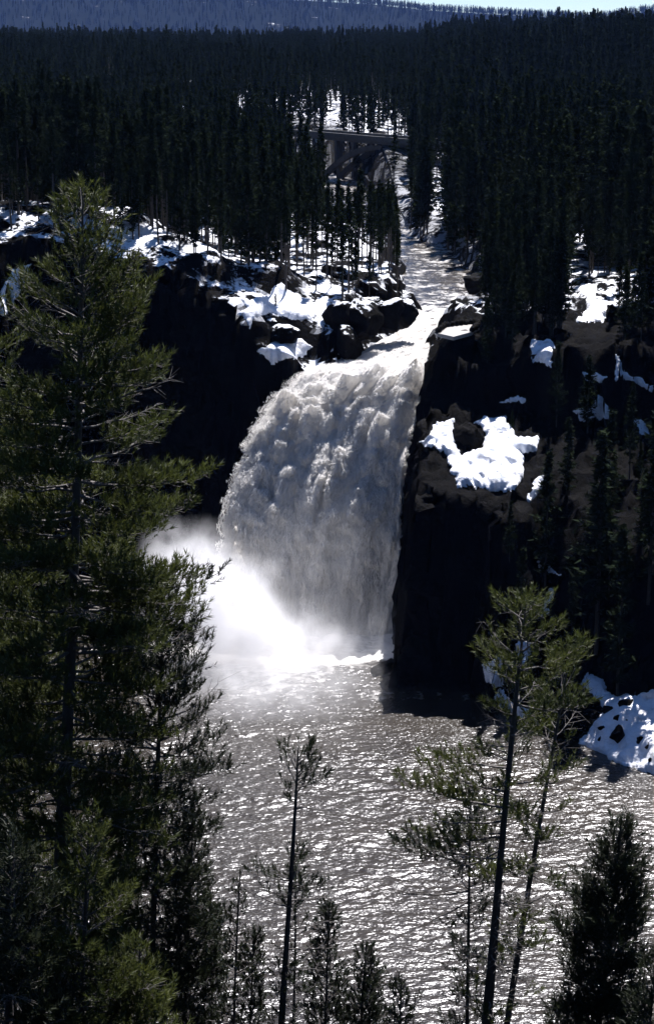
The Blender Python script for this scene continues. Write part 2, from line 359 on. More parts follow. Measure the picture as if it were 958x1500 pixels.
def pool_foam(x, y):
    near = np.exp(-(np.maximum(np.abs(x + 5) - 9, 0) / 8) ** 2 - (np.maximum(np.abs(y - 243) - 4, 0) / 4.5) ** 2)
    trail = .55 * np.exp(-((x + 7) / 11) ** 2) * sstep(200, 236, y)
    right = .30 * np.exp(-((y - 221) / 2.2) ** 2) * (x > 4)
    return np.clip(near * 1.4 + trail + right, 0, 1)
water_sheet('pool_water', np.r_[-70:-32:1., -32:42:.2, 42:72:1.], np.r_[80:134:1., 134:250:.16, 250:264:.5], 0, pool_waves, pool_foam, M_POOL, lambda x, y: sdf(POOL, x, y) < 5)
def riv_waves(x, y):
    q = sstep(330, 285, y)
    return fbm(x / 2.0, y / 1.6, 1.5, 4, .55) * (.22 + .25 * q) + .3 * q * np.abs(fbm(x / 3.2, y / 2.2, 6, 3))
def riv_foam(x, y): return np.clip(.32 + .5 * sstep(310, 284, y) + .2 * fbm(x / 8, y / 5, 2, 2), 0, 1)
water_sheet('river_water', np.arange(-40, 60, .5), np.arange(290, 640, .5), 36.0, riv_waves, riv_foam, M_POOL, lambda x, y: (sdf(RIVER, x, y) < 6))

# the waterfall: a net of points down the flow (left edge, middle, right edge)
def catmull(P, t):
    P = np.asarray(P); n = len(P); t = np.clip(t, 0, 1) * (n - 1); i = np.minimum(t.astype(int), n - 2); u = (t - i)[:, None]
    p0, p1, p2, p3 = P[np.maximum(i - 1, 0)], P[i], P[i + 1], P[np.minimum(i + 2, n - 1)]
    return .5 * (2 * p1 + (p2 - p0) * u + (2 * p0 - 5 * p1 + 4 * p2 - p3) * u ** 2 + (3 * p1 - p0 - 3 * p2 + p3) * u ** 3)
NET = [
    [atz(612, 446, 35.5), atz(660, 442, 35.5), atz(714, 434, 35.5)],
    [atz(604, 473, 35.9), atz(650, 462, 36.1), atz(704, 456, 36.0)],
    [atz(556, 498, 35.2), atz(600, 490, 35.5), atz(640, 482, 35.4)],
    [atz(515, 524, 34.2), atz(570, 518, 34.6), atz(628, 512, 34.6)],
    [atz(450, 549, 32.9), atz(540, 548, 33.2), atz(622, 545, 33.2)],
    [at(402, 598, 256), at(505, 600, 255.3), at(619, 590, 255.5)],
    [at(366, 660, 252), at(482, 668, 251), at(602, 650, 251)],
    [at(341, 735, 249), at(465, 752, 247.8), at(588, 750, 248)],
    [at(328, 820, 247.3), at(455, 842, 246), at(590, 846, 246.3)],
    [at(322, 915, 246.5), at(452, 938, 245), at(580, 940, 245.5)]]
nu, nv = 260, 540
tv = np.linspace(0, 1, nv); cols = [catmull([r[c] for r in NET], tv) for c in range(3)]
tu = np.linspace(0, 1, nu)
G = np.zeros((nu, nv, 3))
for j in range(nv): G[:, j] = catmull([cols[0][j], cols[1][j], cols[2][j]], tu)
du = np.gradient(G, axis=0); dv = np.gradient(G, axis=1)
nrm = np.cross(du, dv); nrm /= np.linalg.norm(nrm, axis=-1)[..., None] + 1e-9
if nrm[..., 2].mean() < 0: nrm = -nrm
U = tu[:, None] * np.ones(nv); Vv = tv[None, :] * np.ones((nu, 1))
width = np.linalg.norm(G[-1] - G[0], axis=-1)[None, :]; Ux = (U - .5) * width
Ls = np.concatenate([[0], np.cumsum(np.linalg.norm(np.diff(cols[1], axis=0), axis=1))])[None, :] * np.ones((nu, 1))
fallk = sstep(.36, .5, Vv)
wob = 1.2 * fbm(Ux / 6, Ls / 9, 2, 3)
def billow(x, y, z, o=3, gain=.5):
    r = 0; a = 1.0; k = 1.0
    for i in range(o): r = r + a * np.sqrt(perlin(x * k + 7.3 * i, y * k + 3.1 * i, z + 5 * i) ** 2 + .004); a *= gain; k *= 2.1
    return r
rpl = np.random.RandomState(12); lip = float(Ls[0, int(.43 * nv)]); plume = np.zeros_like(Ls)
for k in range(64):     # surges of water: a blunt head and a long tail drawn out down the fall
    l0 = lip + 1 + 25 * rpl.rand() ** 1.15; u0 = rpl.uniform(-.46, .42) * float(width.mean()); a = rpl.uniform(.9, 1.9); A_ = rpl.uniform(1.3, 3.8) * (1 - .15 * (l0 - lip) / 26)
    if u0 > 4 and l0 > lip + 12: A_ *= .4
    dl = Ls - l0 + .5 * fbm(Ux / 1.3, Ls / 1.3, k + .5, 2); duu = Ux + .5 * wob - u0 + .10 * (Ls - l0)
    plume = np.maximum(plume, A_ * np.exp(-(duu / a) ** 2) * np.where(dl < 0, np.exp(-(dl / .8) ** 2), np.exp(-dl / 5.5)))
puff = plume * (.75 + .5 * billow(Ux / 1.4, Ls / 1.8, 2.2, 3)) + billow((Ux + wob) / 3.3, Ls / 5.0, 1.1, 5, .48) * 1.7 + billow((Ux + wob) / 7.0, Ls / 13.0, 6.6, 1) * 1.5
streak = fbm((Ux + .5 * wob) / 1.1, Ls / 9, 9.1, 4) * .45
rap = np.abs(fbm(Ux / 2.2, Ls / 1.5, 3.3, 4)) * .55
puffk = sstep(.36, .5, Vv) * (1 - .5 * sstep(.80, .98, Vv))
edge = np.minimum(sstep(0, .06, U), sstep(1, .96, U))
disp = rap * (1 - fallk) + puff * puffk + streak * fallk * (.5 + .5 * sstep(.55, .8, Vv))
G = G + nrm * (disp * (.35 + .65 * edge) - .2)[..., None]
G[..., 0] += (sstep(.10, 0, U) * fallk * 1.3 * fbm(Ls / 2.0, Ux / 2, 5, 4)) - sstep(.95, 1, U) * fallk * .5 * np.abs(fbm(Ls / 1.5, Ux / 2, 2, 4))
FV = G.reshape(-1, 3)
tag(link('waterfall', mesh_np('waterfall', FV, grid_faces(nu, nv), M_FALLS, True)), 'broad white waterfall plunging between dark cliffs into the pool', 'waterfall')

# ------------------------------------------------------------------ snow lying in patches
def snow_patch(poly, label, thick=.35, step=1.25, maxjump=3.0):
    poly = np.array(poly, float); x0, y0 = poly.min(0) - 2; x1, y1 = poly.max(0) + 2
    ax = np.arange(x0, x1, step); ay = np.arange(y0, y1, step)
    PX, PY = np.meshgrid(ax, ay, indexing='ij')
    sd = sdf(poly, PX + 4.0 * fbm(PX / 14, PY / 14, 1, 4, .6), PY + 4.0 * fbm(PX / 14, PY / 14, 6, 4, .6))
    o = Vector((0, 0, CAMZ)); pts = np.zeros(PX.shape + (3,)); ok = sd < .8
    for i, j in zip(*np.nonzero(ok)):
        h = BVH.ray_cast(o, Vector(pray(PX[i, j], PY[i, j])).normalized())
        if h[0] is None: ok[i, j] = False; continue
        pts[i, j] = h[0] + (h[1] * .6 + Vector((0, -.1, .6))) * (thick * (1 - math.exp(sd[i, j] / 3.5)) if sd[i, j] < 0 else -.06)
    for _ in range(6):            # snow fills the hollows of the rock under it
        acc = pts * ok[..., None]; cnt = ok.astype(float)
        sm, sn = acc.copy(), cnt.copy()
        for ax_k, sh in ((0, 1), (0, -1), (1, 1), (1, -1)): sm += np.roll(acc, sh, ax_k); sn += np.roll(cnt, sh, ax_k)
        sm = sm / np.maximum(sn, 1)[..., None]; kk = (ok & (sd < -2.5) & (np.abs(sm - pts).max(-1) < 1.2))[..., None]
        pts = np.where(kk, pts * .3 + sm * .7, pts)
    f = grid_faces(*PX.shape); f = f[ok.ravel()[f].all(1)]
    P = pts.reshape(-1, 3); q = P[f]
    jump = np.max(np.abs(q[:, :, 1] - q[:, [1, 2, 3, 0], 1]), 1); f = f[jump < maxjump]
    if not len(f): return
    used = np.unique(f); mp = np.zeros(len(P), int); mp[used] = np.arange(len(used))
    o = link('snow_patch', mesh_np('snow_patch', P[used], mp[f], M_SNOW, True))
    return tag(o, label, 'snow patch', 'snow patches left on the canyon walls')
SNOW = [
 ([(612, 648), (625, 640), (640, 617), (668, 615), (664, 650), (680, 668), (705, 655), (712, 635), (695, 622), (705, 612), (740, 612), (755, 640), (790, 640), (785, 660), (765, 665), (768, 700), (752, 718), (720, 722), (690, 712), (670, 716), (660, 690), (650, 665), (630, 655)], 'largest sunlit snow patch on the ledge right of the waterfall', .6),
 ([(776, 500), (800, 497), (812, 500), (808, 515), (812, 540), (795, 532), (778, 530)], 'squarish blue snow patch high on the dark slope right of the overlook', .35),
 ([(838, 472), (862, 455), (858, 435), (840, 425), (850, 415), (872, 415), (870, 440), (890, 445), (885, 472)], 'bright snow slope under the trees at the right rim', .4, 14.0),
 ([(905, 518), (912, 540), (958, 568), (956, 576), (925, 557), (898, 557)], 'blue snow streak slanting down to the right picture edge', .35),
 ([(838, 602), (868, 592), (874, 578), (890, 592), (892, 616), (870, 612), (850, 619)], 'blue horned snow patch in the middle of the right slope', .35),
 ([(852, 544), (875, 547), (889, 553), (880, 561), (858, 556)], 'small oval snow patch above the horned patch on the right slope', .3),
 ([(924, 612), (940, 615), (953, 636), (938, 640)], 'small snow patch by the right edge among dark trees', .3),
 ([(728, 590), (755, 580), (776, 581), (770, 591)], 'thin snow strip just above the big ledge snow', .3),
 ([(785, 698), (796, 696), (795, 718), (766, 744), (774, 720)], 'narrow hooked snow strip hanging below the right end of the ledge', .3),
 ([(784, 823), (802, 824), (823, 843), (800, 842)], 'small snow scrap halfway down the right cliff', .3),
 ([(803, 862), (812, 864), (802, 896), (787, 906), (795, 880)], 'thin snow tongue low on the right cliff above the pine', .3),
 ([(706, 975), (735, 960), (762, 938), (788, 944), (772, 972), (747, 985), (735, 1008), (710, 1002)], 'blue snow at the cliff foot behind the twisted pine crown', .35),
 ([(730, 1008), (760, 1034), (815, 1052), (800, 1064), (750, 1048), (722, 1026)], 'bright snow strip along the waterline behind the twisted pine', .4),
 ([(848, 1000), (862, 985), (885, 998), (895, 1020), (925, 1018), (975, 1005), (990, 1145), (935, 1130), (900, 1117), (865, 1102), (845, 1090), (870, 1060), (885, 1040), (868, 1020)], 'broad snow bank dotted with boulders at the right water edge', .5),
 ([(347, 428), (365, 440), (395, 430), (410, 413), (430, 430), (458, 438), (468, 462), (440, 470), (420, 465), (395, 460), (375, 465), (365, 487), (363, 470), (348, 458), (362, 452)], 'bright star-shaped snow patch on the ledge left of the falls', .4),
 ([(375, 514), (395, 505), (425, 490), (445, 498), (459, 508), (440, 526), (415, 529), (400, 535)], 'blue snow patch below the star-shaped one, left of the falls', .4),
 ([(455, 455), (470, 432), (490, 440), (482, 465), (470, 478)], 'small snow pocket between the dark boulders left of the falls', .35),
 ([(0, 430), (20, 395), (46, 386), (42, 405), (16, 455), (-4, 476)], 'blue snow patch at the left edge behind the big pine', .4),
]
for poly, lab, th, *mj in SNOW: snow_patch(poly, lab, th, maxjump=mj[0] if mj else 3.0)

# ------------------------------------------------------------------ boulders and blocks
def ico(sub):
    import bmesh
    bm = bmesh.new(); bmesh.ops.create_icosphere(bm, subdivisions=sub, radius=1)
    v = np.array([q.co[:] for q in bm.verts]); f = np.array([[q.index for q in fc.verts] for fc in bm.faces]); bm.free(); return v, f
ICO = {k: ico(k) for k in (2, 4)}
def rock_mesh(seed, size, sub=4, rough=.32, square=0.0, m=None):
    v, f = ICO[sub]; v = v.copy()
    if square: v = v / (np.abs(v).max(1)[:, None] ** square)
    rq = np.random.RandomState(seed); pn = rq.normal(size=(16, 3)); pn /= np.linalg.norm(pn, axis=1)[:, None]; pd = rq.uniform(.62, .95, 16)
    dn = v / np.linalg.norm(v, axis=1)[:, None]; cut = np.min(pd[None] / np.maximum(dn @ pn.T, .05), 1); v = dn * np.minimum(cut, 1.2)[:, None]
    k = 1 + .45 * rough * fbm(v[:, 0] * 1.1 + seed * 3.1, v[:, 1] * 1.1, v[:, 2] * 1.1 + seed, 4)
    k += .16 * np.round(3 * perlin(v[:, 0] * 1.1 + seed, v[:, 1] * 1.1, v[:, 2] * 2.0)) / 3 + .05 * np.abs(fbm(v[:, 0] * 4 + seed, v[:, 1] * 4, v[:, 2] * 5, 2))
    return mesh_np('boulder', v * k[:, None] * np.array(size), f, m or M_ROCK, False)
def boulder(px, py, D, size, label, seed, group=None, square=0.0, z=None):
    p = at(px, py, D) if z is None else atz(px, py, z)
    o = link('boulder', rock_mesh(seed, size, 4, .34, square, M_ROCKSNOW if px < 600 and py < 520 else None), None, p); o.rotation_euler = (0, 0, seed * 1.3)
    return tag(o, label, 'boulder', group)
boulder(498, 470, 268.5, (2.7, 2.2, 2.7), 'dark snow-capped boulder at the back of the left brink', 3)
boulder(530, 474, 268, (2.9, 2.2, 3.1), 'tallest dark boulder at the left brink of the falls', 4)
boulder(508, 502, 266, (3.2, 2.2, 2.2), 'low dark rock directly at the left water edge of the brink', 6)
boulder(548, 452, 272, (2.0, 1.7, 1.7), 'small rock wedged between the brink boulders', 7)
cap = snow_patch
boulder(570, 457, 272.5, (2.4, 2.2, 2.3), 'square-sided rock block beside the river at the left brink', 5, square=.7)
boulder(594, 456, 274, (1.9, 1.9, 2.2), 'outermost rock block standing in the river at the left brink', 10, square=.7)
boulder(455, 418, 281, (2.7, 2.0, 2.0), 'dark boulder among trees above the star-shaped snow', 8)
boulder(495, 405, 286, (2.9, 2.2, 2.2), 'dark boulder under the trees on the river spit', 9)
boulder(418, 488, 264.5, (3.4, 1.8, 1.5), 'dark rock band between the two left snow patches', 11)
boulder(395, 478, 265.5, (2.0, 1.4, 1.3), 'small dark rock above the lower left snow patch', 12)
boulder(686, 640, 238, (2.6, 1.7, 2.0), 'dark rock standing in the middle of the ledge snow', 14)
boulder(712, 448, 288, (1.7, 1.5, .9), 'low rock at the right river bank by the rapids', 15)
boulder(700, 415, 305, (3.0, 2.5, 1.6), 'broken rock heap on the right river bank', 16)
boulder(735, 420, 293, (3.4, 2.8, 3.0), 'dark rock hump above the right river bank', 17)
boulder(790, 440, 277, (5.0, 3.5, 3.2), 'broad dark outcrop between the overlook and the right rim snow', 18)
boulder(560, 992, 231, (2.4, 4.0, 1.6), 'dark rock shelf jutting into the pool at the cliff foot', 19)
for i, (px, py, r) in enumerate([(905, 1085, 15), (890, 1046, 9), (915, 1036, 10), (938, 1090, 8), (903, 1058, 7), (950, 1098, 7), (882, 1072, 7), (880, 1086, 6), (916, 1060, 5), (955, 1118, 6), (870, 1035, 10), (862, 1066, 8)]):
    h = BVH.ray_cast(Vector((0, 0, CAMZ)), Vector(pray(px, py)).normalized())
    if h[0] is None: continue
    s_ = r * h[0].y / F * 1.05
    o = link('boulder', rock_mesh(30 + i, (s_, s_ * .9, s_ * .95), 4, .3), None, h[0] + Vector((0, 0, .25 * s_ + .25)))
    tag(o, ['largest dark boulder in the middle of the waterside snow bank', 'mid-sized dark boulder high on the waterside snow bank, left of its neighbour', 'dark boulder at the top of the waterside snow bank', 'dark boulder right of the largest one on the waterside snow bank', 'small dark stone directly above the largest boulder on the snow bank', 'small dark stone by the right picture edge on the snow bank', 'small dark stone just left of the largest boulder on the snow bank', 'small dark stone low at the left side of the snow bank', 'tiny dark stone upper right of the largest snow bank boulder', 'small dark stone nearest the water at the right picture edge', 'dark boulder at the upper left rim of the snow bank', 'dark boulder at the left waterside end of the snow bank'][i], 'boulder', 'boulders on the snow bank')

# ------------------------------------------------------------------ overlook at the brink
m, N, L, B = mat('paving'); p = objcoord(N); n = noise(N, L, 3, 5, .6, p); r = ramp(N, L, n.outputs[0], [(.3, (.26, .24, .22)), (.7, (.36, .34, .31))]); L.new(r.outputs[0], B.inputs['Base Color']); B.inputs['Roughness'].default_value = .55
M_PAVE = m
OV = [at(641, 489, 251), at(652, 480, 256), at(692, 477, 259), at(702, 482, 257), at(690, 492, 252), at(664, 498, 248)]
OZ = float(np.mean([q[2] for q in OV])) + .3
OV = [np.array((q[0], q[1])) for q in OV]
ovr = bpy.data.objects.new('overlook', None); COL.objects.link(ovr); ovr.location = (OV[0][0], OV[0][1], OZ)
tag(ovr, 'pale paved viewing platform with low stone wall at the brink of the falls', 'overlook')
def prism(poly, z0, z1, name, m, parent, org):
    n = len(poly); v = [(q[0] - org[0], q[1] - org[1], z0 - org[2]) for q in poly] + [(q[0] - org[0], q[1] - org[1], z1 - org[2]) for q in poly]
    me = bpy.data.meshes.new(name); me.from_pydata(v, [], [list(range(n))[::-1], list(range(n, 2 * n))] + [[i, (i + 1) % n, n + (i + 1) % n, n + i] for i in range(n)])
    me.materials.append(m); return link(name, me, parent)
org = (OV[0][0], OV[0][1], OZ)
prism(OV, OZ - .5, OZ, 'paving', M_PAVE, ovr, org)
k = 0; rs = random.Random(4)
for a, b in zip(OV, OV[1:] + OV[:1]):
    ln = np.linalg.norm(b - a); nst = max(2, int(ln / .75))
    for i in range(nst):
        if a[1] < 253 and b[1] < 253: continue
        q = a + (b - a) * (i + .5) / nst
        st = link('stone', rock_mesh(60 + k % 4, (.45, .36, .42 + .12 * rs.random()), 2, .25, .5), ovr, (q[0] - org[0], q[1] - org[1], .3)); st.rotation_euler.z = rs.random() * 6; k += 1

# ------------------------------------------------------------------ concrete arch bridge over the upper river
m, N, L, B = mat('concrete'); p = objcoord(N); n = noise(N, L, .8, 6, .6, p); r = ramp(N, L, n.outputs[0], [(.3, (.05, .048, .046)), (.7, (.09, .087, .082))]); L.new(r.outputs[0], B.inputs['Base Color']); B.inputs['Roughness'].default_value = .8
M_CONC = m
DZ = 48.5
bA, bB = atz(462, 195.5, DZ), atz(605, 207.5, DZ)
ax_ = (bB - bA) / np.linalg.norm(bB - bA); ang = math.atan2(ax_[1], ax_[0])
Ltot = np.linalg.norm(bB - bA) * 1.45
br = bpy.data.objects.new('arch_bridge', None); COL.objects.link(br); br.location = (bA[0], bA[1], 0); br.rotation_euler.z = ang
tag(br, 'grey concrete arch bridge over the river among dark pines', 'bridge')
def boxmesh(name, b, m):
    x0, x1, y0, y1, z0, z1 = b
    me = bpy.data.meshes.new(name); me.from_pydata([(x, y, z) for x in (x0, x1) for y in (y0, y1) for z in (z0, z1)], [], [(0, 1, 3, 2), (4, 6, 7, 5), (0, 4, 5, 1), (2, 3, 7, 6), (0, 2, 6, 4), (1, 5, 7, 3)]); me.materials.append(m); return me
link('deck', boxmesh('deck', (-6, Ltot, -4, 4, DZ - 1.1, DZ), M_CONC), br)
for sgn in (-1, 1): link('parapet', boxmesh('parapet', (-6, Ltot, sgn * 4 - .3, sgn * 4 + .3, DZ - .35, DZ + 1.0), M_CONC), br)
def s_of(px, py):      # distance along the bridge where a sight line crosses its plane
    d = pray(px, py); n2 = np.array((-ax_[1], ax_[0])); t = np.dot(bA[:2], n2) / np.dot(d[:2], n2)
    q = d * t; return float(np.dot(q[:2] - bA[:2], ax_[:2])), CAMZ + q[2]
s0, z0 = s_of(484, 262); sc_, _ = s_of(575, 214); span = 2 * (sc_ - s0); zc = DZ - 2.0
def arch_z(s): t = (s - sc_) / (span / 2); return zc - (zc - z0) * t * t
for sgn in (-1, 1):
    vs_, fs_ = [], []
    for i in range(33):
        s_ = s0 + span * i / 32; zz = arch_z(s_); th = .55 + .45 * abs(s_ - sc_) / (span / 2)
        for yy in (sgn * 3.2 - .55, sgn * 3.2 + .55): vs_ += [(s_, yy, zz - th), (s_, yy, zz + th)]
        if i: a = 4 * i; b_ = a - 4; fs_ += [(b_, a, a + 1, b_ + 1), (b_ + 2, b_ + 3, a + 3, a + 2), (b_ + 1, a + 1, a + 3, b_ + 3), (b_, b_ + 2, a + 2, a)]
    me = bpy.data.meshes.new('arch_rib'); me.from_pydata(vs_, [], fs_); me.materials.append(M_CONC); link('arch_rib', me, br)
    for i, f_ in enumerate((0, .13, .27, .73, .87, 1.0)):
        s_ = s0 + span * f_; wd = .95 if f_ in (0, 1.0) else .5
        link('spandrel_column', boxmesh('spandrel_column', (s_ - wd, s_ + wd, sgn * 3.2 - .5, sgn * 3.2 + .5, (z0 - 2 if f_ in (0, 1.0) else arch_z(s_) + .3), DZ - 1.1), M_CONC), br)

# ------------------------------------------------------------------ forest pines
def tube(path, rad, n=6):
    path = np.asarray(path, float); d = np.gradient(path, axis=0); d /= np.linalg.norm(d, axis=1)[:, None] + 1e-9
    a = np.cross(d, np.where(np.abs(d[:, 2:3]) > .9, np.array([[1., 0, 0]]), np.array([[0, 0, 1.]]))); a /= np.linalg.norm(a, axis=1)[:, None] + 1e-9
    b = np.cross(d, a); th = np.arange(n) * 2 * math.pi / n
    v = path[:, None] + np.asarray(rad)[:, None, None] * (a[:, None] * np.cos(th)[None, :, None] + b[:, None] * np.sin(th)[None, :, None])
    m_ = len(path); i = (np.arange(m_ - 1)[:, None] * n + np.arange(n)[None]).ravel(); j = (np.arange(m_ - 1)[:, None] * n + (np.arange(n)[None] + 1) % n).ravel()
    return v.reshape(-1, 3), np.stack([i, j, j + n, i + n], 1)
def join(parts):
    vs_, fs_, o = [], [], 0
    for v, f in parts: vs_.append(v); fs_.append(f + o); o += len(v)
    return np.concatenate(vs_), np.concatenate(fs_)
def forest_pine(seed, Ht, c0, R, dens, nleaf):
    rg = np.random.RandomState(seed)
    zz = np.linspace(0, Ht, 9); lean = rg.normal(size=2) * .012
    path = np.stack([lean[0] * zz + .08 * np.sin(zz * .4 + seed), lean[1] * zz, zz], 1)
    tv_, tf = tube(path, .17 * (1 - zz / Ht) ** .8 * Ht / 18 + .02, 5)
    n = int(dens * Ht * (1 - c0)); h = c0 + (1 - c0) * rg.rand(n) ** .92
    h = np.sort(h); az = rg.rand(n) * 2 * math.pi
    t = (h - c0) / (1 - c0)
    prof = np.minimum(1, .45 + 2.2 * t) * (1 - t) ** .72
    ln = R * prof * (.55 + .6 * rg.rand(n)) * (1 + .35 * np.sin(az * 2 + seed + 5 * t)) + .12
    el = np.radians(-18 + 55 * t + rg.normal(size=n) * 10)
    nl = nleaf; s = (.15 + .85 * rg.rand(n, nl)); s = s * ln[:, None]
    cx = np.cos(az)[:, None] * np.cos(el)[:, None] * s; cyy = np.sin(az)[:, None] * np.cos(el)[:, None] * s
    cz = h[:, None] * Ht + np.sin(el)[:, None] * s + .10 * s ** 2
    C = np.stack([cx, cyy, cz], -1).reshape(-1, 3); C[:, :2] += np.stack([np.interp(C[:, 2], zz, path[:, 0]), np.interp(C[:, 2], zz, path[:, 1])], 1)
    C += rg.normal(size=C.shape) * .13
    out = np.stack([np.cos(az), np.sin(az), np.full(n, .1)], 1)[:, None].repeat(nl, 1).reshape(-1, 3)
    d = out + rg.normal(size=C.shape) * .55; d /= np.linalg.norm(d, axis=1)[:, None]
    sd = np.cross(d, rg.normal(size=C.shape)); sd /= np.linalg.norm(sd, axis=1)[:, None]
    sz = (.26 + .34 * rg.rand(len(C)))[:, None]
    v = np.stack([C - d * sz * .6 + sd * sz * .32, C - d * sz * .6 - sd * sz * .32, C + d * sz], 1).reshape(-1, 3)
    f = np.arange(len(v)).reshape(-1, 3)
    return tv_, tf, v, f
FP = []   # trunk mesh, crown mesh, whole mesh, height
protos = []
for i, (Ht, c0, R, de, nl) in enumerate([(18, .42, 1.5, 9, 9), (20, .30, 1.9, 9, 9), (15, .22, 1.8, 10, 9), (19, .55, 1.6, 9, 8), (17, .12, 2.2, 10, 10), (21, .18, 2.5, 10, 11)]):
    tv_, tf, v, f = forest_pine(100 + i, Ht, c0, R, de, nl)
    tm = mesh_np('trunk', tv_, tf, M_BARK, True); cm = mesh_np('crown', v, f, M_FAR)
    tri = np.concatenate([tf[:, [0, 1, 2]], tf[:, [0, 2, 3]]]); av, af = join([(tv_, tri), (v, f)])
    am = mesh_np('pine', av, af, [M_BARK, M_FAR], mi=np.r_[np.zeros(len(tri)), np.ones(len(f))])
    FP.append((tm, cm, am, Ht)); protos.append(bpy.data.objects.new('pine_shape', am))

rg = np.random.RandomState(21)
pts = []
for y0, y1, cell in ((251, 335, 2.25), (335, 420, 2.7), (420, 520, 3.3), (520, 900, 4.4), (900, 1900, 6.0)):
    ys = np.arange(y0, y1, cell)
    for yy in ys:
        hw = .171 * yy * 1.05 + 28
        xs = np.arange(-hw, hw, cell); q = np.stack([xs, np.full(len(xs), yy)], 1); q += (rg.rand(len(xs), 2) - .5) * cell * 1.1; pts.append(q)
pts.append(np.stack([rg.uniform(-8, 15, 190), rg.uniform(279, 380, 190)], 1))
pts = np.concatenate(pts)
hz, dp, wl = height(pts[:, 0], pts[:, 1])
srv = sdf(RIVER, pts[:, 0], pts[:, 1])
dens = fbm(pts[:, 0] / 35, pts[:, 1] / 35, 4, 3)
dark = sstep(-.05, .25, (pts[:, 0] / np.maximum(pts[:, 1], 1)) - .03)       # thicker to the right
keep = (wl < -1) & (srv > np.where(pts[:, 0] > 12, 2.5, 2.5)) & (dp > 4) & (rg.rand(len(pts)) < np.where(pts[:, 1] < 420, .80 + .5 * dens + .30 * dark, .75 + .4 * dens + .2 * dark))
keep &= ~((pts[:, 1] < 272) & (pts[:, 0] < 8)) & ~((pts[:, 1] < 262) & (pts[:, 0] < 24))
pts, hz = pts[keep], hz[keep]; hz = hz - 40 * sstep(1500, 2600, pts[:, 1])
sclh = (.45 + .62 * rg.rand(len(pts)) ** .8 + .22 * fbm(pts[:, 0] / 18, pts[:, 1] / 18, 3, 2))
sclh = np.clip(sclh, .32, 1.25)
sclh = sclh * np.where(pts[:, 0] > .05 * pts[:, 1], 1.12, .95)
idx = np.where(pts[:, 0] > .06 * pts[:, 1], rg.choice([1, 2, 4, 5, 5], len(pts)), rg.choice([0, 1, 2, 3, 4, 4], len(pts)))
spit = (pts[:, 0] > -6) & (pts[:, 0] < 15) & (pts[:, 1] < 350); idx = np.where(spit, rg.choice([0, 3, 3], len(pts)), idx); sclh = np.where(spit, sclh * .8, sclh); sclh = np.where((pts[:, 0] > 14) & (pts[:, 0] < 34) & (pts[:, 1] < 335), sclh * .74, sclh)
hts = np.array([q[3] for q in FP])[idx] * sclh
bx_, by_ = project(np.stack([pts[:, 0], pts[:, 1], hz], 1)); tx_, ty_ = project(np.stack([pts[:, 0], pts[:, 1], hz + hts], 1))
CLEAR = [(464, 284, 528, 336, 476, .6), (631, 255, 652, 330, 900, .95), (568, 312, 600, 392, 900, .45), (478, 190, 595, 262, 575, .97), (395, 395, 460, 435, 900, .6), (606, 385, 706, 470, 900, 1), (476, 160, 494, 196, 900, .9), (690, 215, 712, 272, 900, .6), (425, 255, 445, 330, 900, .7), (500, 165, 590, 200, 900, .5), (700, 330, 715, 380, 900, .0), (835, 292, 858, 332, 900, .8), (895, 395, 958, 440, 330, .8), (832, 408, 900, 476, 290, 1)] + [(a, b, c, d, 2500, .30) for a, b, c, d in [(84, 106, 95, 120), (267, 118, 285, 135), (352, 185, 362, 197), (424, 136, 452, 160), (238, 194, 248, 203), (190, 180, 214, 189), (298, 262, 330, 290), (8, 262, 26, 286), (788, 200, 800, 212), (698, 220, 710, 250), (690, 256, 742, 276), (440, 214, 466, 236), (408, 240, 440, 262), (366, 230, 380, 250), (640, 130, 652, 138), (60, 225, 70, 240)]]
ok = np.ones(len(pts), bool); rr_ = rg.rand(len(pts))
for a, b, c, d, dm, pr in CLEAR:
    hw = .4 * F / pts[:, 1]
    ok &= ~((bx_ > a - hw) & (bx_ < c + hw) & (by_ > b) & (ty_ < d) & (pts[:, 1] < dm) & (rr_ < pr))
pts, hz, sclh, idx, hts, bx_, by_, ty_ = [q[ok] for q in (pts, hz, sclh, idx, hts, bx_, by_, ty_)]
infr = (bx_ > -25) & (bx_ < 985) & (pts[:, 1] < 470)
order = np.argsort(np.where(infr, pts[:, 1], 1e9)); near = order[:230]; near_set = np.zeros(len(pts), bool); near_set[near] = True
def forest_tree(x, y, z, k, sc_, rot, label, group):
    e = bpy.data.objects.new('pine_tree', None); COL.objects.link(e); e.location = (x, y, z - .2); e.rotation_euler.z = rot; e.scale = (sc_ * rs.uniform(.85, 1.2),) * 2 + (sc_,)
    tag(e, label, 'tree', group); link('trunk', FP[k][0], e); link('crown', FP[k][1], e)
    return e
